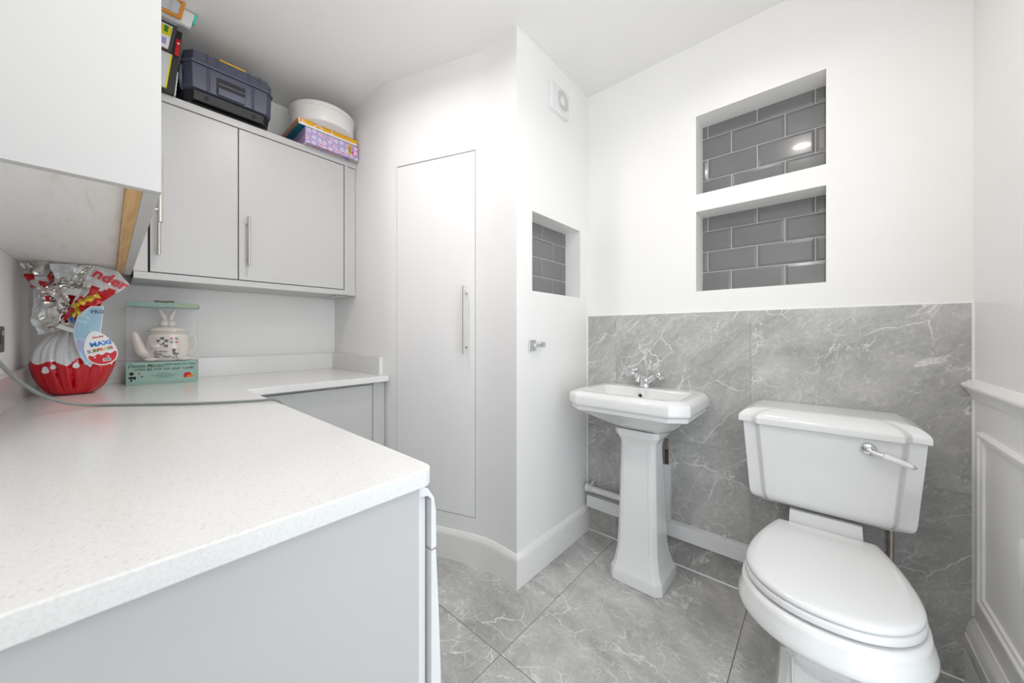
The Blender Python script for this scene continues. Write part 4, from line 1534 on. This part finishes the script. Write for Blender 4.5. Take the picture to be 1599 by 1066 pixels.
# ------------------------------------------------------------------ wash basin
BX = -0.655
ba = thing('wash_basin', 'white ceramic washbasin with angled corners on a pedestal against the grey tiles', 'basin', (-0.63, 1.65, 0.0))


def oct8(x0, x1, y0, y1, cf, cfy, cb, z):
    """plan with two front chamfers and small back ones, counter-clockwise from above"""
    return [(x0, y0 + cfy, z), (x0 + cf, y0, z), (x1 - cf, y0, z), (x1, y0 + cfy, z), (x1, y1 - cb, z), (x1 - cb * 1.2, y1, z), (x0 + cb * 1.2, y1, z), (x0, y1 - cb, z)]


bx0, bx1, by0, by1 = -0.921, -0.377, 1.424, YT - 0.0008
b = BM()


def R(ins, z, c=0.0, back=0.0):
    return oct8(bx0 + ins, bx1 - ins, by0 + ins, by1 - back, 0.066 - ins * 0.4, 0.052 - ins * 0.3, 0.036, z)


under = [
    oct8(-0.719, -0.496, 1.545, 1.745, 0.03, 0.03, 0.03, 0.692),
    oct8(-0.739, -0.479, 1.530, 1.765, 0.035, 0.03, 0.03, 0.703),
    oct8(-0.794, -0.454, 1.495, 1.78, 0.05, 0.035, 0.03, 0.723),
    R(0.045, 0.752, back=0.02), R(0.018, 0.765), R(0.010, 0.770), R(0.009, 0.788), R(0.003, 0.792), R(0.0, 0.796), R(0.0, 0.826), R(0.004, 0.838), R(0.014, 0.846)]
inner = [
    oct8(-0.868, -0.424, 1.476, 1.746, 0.045, 0.035, 0.02, 0.8515),
    oct8(-0.860, -0.432, 1.485, 1.740, 0.045, 0.035, 0.02, 0.8495),
    oct8(-0.854, -0.438, 1.491, 1.735, 0.045, 0.035, 0.02, 0.843),
    oct8(-0.824, -0.464, 1.515, 1.722, 0.045, 0.03, 0.03, 0.785),
    oct8(-0.784, -0.499, 1.545, 1.702, 0.05, 0.03, 0.03, 0.757),
    oct8(-0.694, -0.594, 1.600, 1.655, 0.02, 0.015, 0.015, 0.751)]
mid = [oct8(bx0 + 0.026, bx1 - 0.026, by0 + 0.026, by1, 0.060, 0.046, 0.036, 0.8525)]
loft(b, under + mid + inner)
obj('bowl', b, M['ceramic'], ba, angle=28, bevel=0.004, bseg=3)
b = BM()
lathe(b, [(0.0085, 0.003), (0.0142, 0.003), (0.0142, -0.0025), (0.0120, -0.004), (0.0085, -0.003)], (-0.668, 1.7272, 0.816), 'y', 28, cap0=False, cap1=False)
ovf = obj('overflow_ring', b, M['chrome'], ba, angle=50, label='chrome overflow ring')
b = BM()
lathe(b, [(0.0086, 0.002), (0.0086, -0.0020)], (-0.668, 1.7272, 0.816), 'y', 24)  # black disc, its colour standing for the shade in the hole
obj('overflow_hole', b, M['black'], ovf, angle=40, label='disc coloured black for the shade inside the overflow hole')
b = BM()
lathe(b, [(0.02, 0.0), (0.022, 0.003), (0.012, 0.004)], (-0.645, 1.628, 0.751), 'z', 24)
obj('plug', b, M['chrome'], ba, angle=40)
# pedestal
PX = -0.621


def pr8(hx, y0, y1, cf, z):
    return [(PX - hx, y0 + cf, z), (PX - hx + cf, y0, z), (PX + hx - cf, y0, z), (PX + hx, y0 + cf, z), (PX + hx, y1, z), (PX - hx, y1, z)]


b = BM()
rows = [(0.118, 1.517, 1.735, 0.024, 0.0), (0.119, 1.516, 1.736, 0.024, 0.006), (0.117, 1.518, 1.734, 0.024, 0.045), (0.113, 1.521, 1.730, 0.023, 0.056), (0.107, 1.526, 1.724, 0.022, 0.066),
        (0.101, 1.531, 1.716, 0.021, 0.090), (0.095, 1.537, 1.706, 0.020, 0.125), (0.091, 1.542, 1.698, 0.019, 0.16), (0.089, 1.545, 1.694, 0.0185, 0.20),
        (0.0835, 1.552, 1.672, 0.017, 0.42), (0.0795, 1.557, 1.656, 0.016, 0.61), (0.081, 1.555, 1.660, 0.016, 0.628), (0.086, 1.550, 1.668, 0.017, 0.643), (0.094, 1.543, 1.682, 0.018, 0.656), (0.100, 1.540, 1.695, 0.019, 0.664), (0.101, 1.539, 1.70, 0.019, 0.689)]
loft(b, [pr8(*r) for r in rows])
obj('pedestal', b, M['ceramic'], ba, angle=28, bevel=0.004, bseg=3)
# raised rectangular field on the pedestal front
b = BM()
for s in (-1, 1):
    lo_ = []
    for (hx, y0, y1, cf, z) in rows[7:12]:
        xx = PX + s * (hx - cf - 0.012)
        lo_.append([(xx - 0.003, y0 + 0.001, z), (xx, y0 - 0.0022, z), (xx + 0.003, y0 + 0.001, z)])
    loft(b, lo_)
obj('pedestal_ridge', b, M['ceramic'], ba, angle=60)
# mixer tap
TX, TY, TZ = -0.664, 1.776, 0.8530
tap = obj('tap_body', BM(), M['chrome'], ba) if False else None
b = BM()
lathe(b, [(0.029, 0.0), (0.029, 0.004), (0.026, 0.008), (0.0245, 0.020), (0.0265, 0.032), (0.0245, 0.044), (0.014, 0.052)], (TX, TY, TZ), 'z', 24)
for s in (-1, 1):
    tube(b, [(TX, TY, TZ + 0.022), (TX + s * 0.026, TY, TZ + 0.040), (TX + s * 0.050, TY, TZ + 0.058)], [0.020, 0.0155, 0.012], 16)
sp_ = smooth_path([(TX, TY - 0.004, TZ + 0.030), (TX, TY - 0.030, TZ + 0.055), (TX, TY - 0.060, TZ + 0.062), (TX, TY - 0.088, TZ + 0.050), (TX, TY - 0.096, TZ + 0.036)], 5)
tube(b, sp_, [0.013 - 0.003 * i / (len(sp_) - 1) for i in range(len(sp_))], 16)
tap = obj('mixer_tap', b, M['chrome'], ba, angle=55)
for s in (-1, 1):
    c = Vector((TX + s * 0.066, TY, TZ + 0.066))
    d = Vector((s * 0.74, 0, 0.67)).normalized()
    e1 = Vector((0, 1, 0))
    e2 = d.cross(e1)
    b = BM()
    tube(b, [c - d * 0.012, c - d * 0.004, c + d * 0.008, c + d * 0.014], [0.0115, 0.0145, 0.0125, 0.007], 16)
    for k in range(4):
        a = radians(45 + 90 * k)
        r_ = e1 * cos(a) + e2 * sin(a)
        tube(b, [c + d * 0.002 + r_ * 0.006, c + d * 0.002 + r_ * 0.022, c + d * 0.002 + r_ * 0.032], [0.0055, 0.0062, 0.0078], 10)
    obj('tap_handle', b, M['chrome'], tap, angle=55)

# ------------------------------------------------------------------ pipes and trunking behind the basin
wp = thing('waste_pipe', 'white waste pipe with a collar running behind the pedestal from the wall corner', 'pipe', (-0.84, 1.768, 0.235))
b = BM()
tube(b, [(XN + 0.0165, 1.772, 0.256), (-0.63, 1.772, 0.252)], 0.0165, 20)
obj('pipe', b, M['pipe'], wp, angle=60)
b = BM()
tube(b, [(XN + 0.0185, 1.772, 0.256), (XN + 0.042, 1.772, 0.256)], 0.0215, 20)
tube(b, [(XN + 0.046, 1.772, 0.256), (XN + 0.056, 1.772, 0.256)], 0.0195, 20)
obj('collar', b, M['pipe'], wp, angle=50)
b = BM()
box(b, XN + 0.040, XN + 0.052, 1.790, YT - 0.0005, 0.262, 0.290)
tube(b, [(XN + 0.046, 1.772, 0.279), (XN + 0.046, 1.790, 0.283)], 0.005, 8)
obj('clip', b, M['pipe'], wp, bevel=0.001)

tr = thing('pipe_trunking', 'long white box trunking low along the grey tiles behind basin and toilet', 'trunking', (-0.6, 1.796, 0.14))
b = BM()
box(b, XN + 0.017, -0.10, 1.776, YT - 0.0005, 0.146, 0.212)
obj('cover', b, M['plastic'], tr, bevel=0.002)
b = BM()
box(b, -0.330, -0.314, 1.786, YT - 0.0005, 0.2125, 0.221)
box(b, -0.328, -0.324, 1.790, 1.80, 0.221, 0.226)
obj('clip', b, M['pipe'], tr, bevel=0.001)
vt = obj('vertical_trunking', bxf(-0.584, -0.550, 1.778, YT - 0.0005, 0.2125, 0.484), M['plastic'], bevel=0.002)
tag(vt, 'short upright white trunking box right behind the pedestal', 'trunking')
sv = thing('supply_pipe', 'brown copper supply pipe with a small isolating valve above the upright trunking', 'pipe', (-0.575, 1.795, 0.484))
b = BM()
tube(b, [(-0.566, 1.796, 0.4845), (-0.566, 1.796, 0.566)], 0.0085, 14)
obj('pipe', b, M['copper'], sv, angle=60)
b = BM()
lathe(b, [(0.0085, 0.0), (0.0115, 0.0), (0.0115, 0.014), (0.008, 0.016), (0.008, 0.030), (0.0115, 0.032), (0.0115, 0.046), (0.006, 0.05)], (-0.566, 1.796, 0.558), 'z', 6)
obj('isolating_valve', b, M['brass'], sv, angle=30)
b = BM()
tube(b, smooth_path([(-0.566, 1.796, 0.606), (-0.568, 1.796, 0.66), (-0.60, 1.79, 0.72)], 6), 0.0052, 10)
obj('tail_pipe', b, M['steel'], sv, angle=60)

# ------------------------------------------------------------------ toilet
TXC = 0.010
to = thing('toilet', 'white close-coupled toilet with a closed lid and ceramic-handled lever', 'toilet', (TXC, 1.45, 0.0))


def lid_outline(n=26):
    """ccw plan of the lid: straight back, bulging sides, pointed oval front"""
    pts = []
    yw, xw, yfr, ybk = 1.315, 0.184, 1.128, 1.607
    # right side from the back corner forward
    right = []
    for k in range(n):
        t = k / (n - 1)
        y = ybk - 0.006 - (ybk - 0.006 - yw) * t
        right.append((0.184 - 0.056 * ((y - yw) / (ybk - yw)) ** 1.8, y))
    front = []
    for k in range(1, n):
        t = pi / 2 * k / n
        front.append((xw * cos(t) ** 0.92, yw - (yw - yfr) * sin(t) ** 0.98))
    half = [(0.120, ybk), (0.1255, ybk - 0.002)] + right + front
    left = [(-x, y) for x, y in half]
    poly = left + [(0.0, yfr)] + half[::-1]       # ccw seen from above: left back -> front -> right back
    return [(TXC + x, y) for x, y in poly]


LO = lid_outline()


def zr(poly, z):
    return [(x, y, z) for x, y in poly]


def scale_plan(poly, sx, sy, cy, cx=TXC):
    return [(cx + (x - cx) * sx, cy + (y - cy) * sy) for x, y in poly]


b = BM()
loft(b, [zr(offset2(LO, 0.004), 0.4345), zr(offset2(LO, 0.0), 0.437), zr(offset2(LO, 0.0), 0.443), zr(offset2(LO, 0.004), 0.449), zr(offset2(LO, 0.011), 0.4525), zr(scale_plan(LO, 0.86, 0.90, 1.385), 0.4545), zr(scale_plan(LO, 0.55, 0.60, 1.385), 0.4555)])
obj('lid', b, M['seat'], to, angle=60)
b = BM()
loft(b, [zr(offset2(LO, 0.004), 0.412), zr(offset2(LO, -0.002), 0.415), zr(offset2(LO, -0.002), 0.427), zr(offset2(LO, 0.003), 0.4335)])
obj('seat', b, M['seat'], to, angle=60)
# pan
b = BM()
RO = [(x, min(y, 1.60)) for x, y in offset2(LO, -0.008)]


rows = [zr(offset2(RO, 0.02), 0.407), zr(offset2(RO, 0.006), 0.4055), zr(offset2(RO, 0.0), 0.400), zr(offset2(RO, -0.002), 0.385), zr(offset2(RO, -0.006), 0.372), zr(offset2(RO, -0.012), 0.350), zr(offset2(RO, -0.012), 0.338), zr(offset2(RO, -0.008), 0.331),
        zr(scale_plan(RO, 0.97, 0.965, 1.42), 0.322), zr(scale_plan(RO, 0.88, 0.89, 1.44), 0.295), zr(scale_plan(RO, 0.76, 0.78, 1.47), 0.255), zr(scale_plan(RO, 0.66, 0.68, 1.50), 0.215), zr(scale_plan(RO, 0.60, 0.60, 1.52), 0.17)]
loft(b, rows)
# shelf that carries the cistern
rows = [[(TXC - 0.098, 1.58, 0.30), (TXC + 0.098, 1.58, 0.30), (TXC + 0.098, 1.795, 0.30), (TXC - 0.098, 1.795, 0.30)],
        [(TXC - 0.098, 1.61, 0.40), (TXC + 0.098, 1.61, 0.40), (TXC + 0.098, 1.80, 0.40), (TXC - 0.098, 1.80, 0.40)],
        [(TXC - 0.096, 1.628, 0.440), (TXC + 0.096, 1.628, 0.440), (TXC + 0.096, 1.80, 0.440), (TXC - 0.096, 1.80, 0.440)],
        [(TXC - 0.094, 1.632, 0.482), (TXC + 0.094, 1.632, 0.482), (TXC + 0.094, 1.80, 0.482), (TXC - 0.094, 1.80, 0.482)]]
loft(b, rows)
pan = obj('pan', b, M['ceramic'], to, angle=40, bevel=0.003)
# moulded foot
def ft(hx, y0, y1, c, z):
    return [(TXC - hx, y0 + c, z), (TXC - hx + c, y0, z), (TXC + hx - c, y0, z), (TXC + hx, y0 + c, z), (TXC + hx, y1, z), (TXC - hx, y1, z)]


b = BM()
loft(b, [ft(0.118, 1.262, 1.72, 0.022, 0.0), ft(0.118, 1.262, 1.72, 0.022, 0.035), ft(0.112, 1.268, 1.715, 0.02, 0.045), ft(0.108, 1.273, 1.71, 0.02, 0.06), ft(0.102, 1.280, 1.70, 0.02, 0.13), ft(0.098, 1.283, 1.70, 0.02, 0.21), ft(0.098, 1.26, 1.72, 0.02, 0.30)])
for s in (-1, 1):
    loft(b, [[(TXC + s * 0.070 - 0.004, 1.276, z), (TXC + s * 0.070, 1.270, z), (TXC + s * 0.070 + 0.004, 1.276, z)] for z in (0.06, 0.22)])
obj('foot', b, M['ceramic'], to, angle=35, bevel=0.003)


def cplan(xl, xr, yf, side, step, d, yb=YT - 0.001, n=6):
    """cistern plan, ccw: central front projects d forward of the side bays"""
    half = [(xl, yf + d)]
    half += [(xl + side, yf + d)]
    for k in range(1, n + 1):
        t = k / n
        s_ = 0.5 - 0.5 * cos(pi * t)
        half.append((xl + side + step * t, yf + d - d * s_))
    rt = [(xr - (x - xl), y) for x, y in half[::-1]]
    return [(xl, yb)] + half + rt + [(xr, yb)]


b = BM()
rows = []
for (z, xl, xr, yf, d) in ((0.800, -0.226, 0.245, 1.598, 0.022), (0.72, -0.221, 0.240, 1.603, 0.022), (0.60, -0.212, 0.231, 1.611, 0.022), (0.53, -0.207, 0.226, 1.616, 0.021), (0.512, -0.204, 0.223, 1.620, 0.018), (0.500, -0.198, 0.217, 1.628, 0.014), (0.494, -0.188, 0.207, 1.640, 0.010)):
    rows.append(zr(cplan(xl, xr, yf, 0.036, 0.020, d), z))
rows.append(zr(cplan(-0.150, 0.170, 1.655, 0.03, 0.02, 0.004), 0.4845))
loft(b, rows)
cis = obj('cistern', b, M['ceramic'], to, angle=32, bevel=0.004, bseg=3)
b = BM()
rows = []
for (z, ins) in ((0.785, 0.0), (0.788, -0.002), (0.806, -0.002), (0.815, 0.003), (0.824, 0.012), (0.832, 0.026), (0.838, 0.046), (0.842, 0.058)):
    base = cplan(-0.238 + ins, 0.251 - ins, 1.588 + ins * 1.05, 0.040, 0.022, 0.024 - min(ins * 0.35, 0.016))
    rows.append(zr(base, z))
loft(b, rows)
obj('cistern_lid', b, M['ceramic'], to, angle=32, bevel=0.003, bseg=3)
# flush lever
LX, LZ = 0.116, 0.7515
yv = 1.600
b = BM()
lathe(b, [(0.020, 0.0), (0.020, -0.004), (0.016, -0.008), (0.010, -0.010), (0.009, -0.026), (0.006, -0.028)], (LX, yv, LZ), 'y', 24)
tube(b, [(LX - 0.004, yv - 0.020, LZ + 0.001), (LX + 0.016, yv - 0.023, LZ - 0.006), (LX + 0.030, yv - 0.025, LZ - 0.009)], [0.0075, 0.0075, 0.0085], 14)
lv = obj('flush_lever', b, M['chrome'], to, angle=50, label='chrome flush lever')
b = BM()
A = Vector((LX + 0.030, yv - 0.025, LZ - 0.009))
B_ = Vector((LX + 0.090, yv - 0.030, LZ - 0.0275))
tube(b, [A, A.lerp(B_, .1), A.lerp(B_, .4), A.lerp(B_, .75), B_], [0.0080, 0.0092, 0.0095, 0.0085, 0.0062], 16)
obj('lever_grip', b, M['ceramic'], lv, angle=60, label='white ceramic grip')
b = BM()
dd = (B_ - A).normalized()
tube(b, [B_, B_ + dd * 0.004, B_ + dd * 0.010], [0.0066, 0.0062, 0.003], 14)
obj('lever_tip', b, M['chrome'], lv, angle=60, label='chrome tip')
b = BM()
tube(b, [(0.185, 1.795, 0.30), (0.185, 1.795, 0.49)], 0.0085, 12)
lathe(b, [(0.012, 0.0), (0.012, 0.018)], (0.185, 1.795, 0.462), 'z', 6)
obj('inlet_pipe', b, M['brass'], to, angle=50, label='small metal inlet pipe')
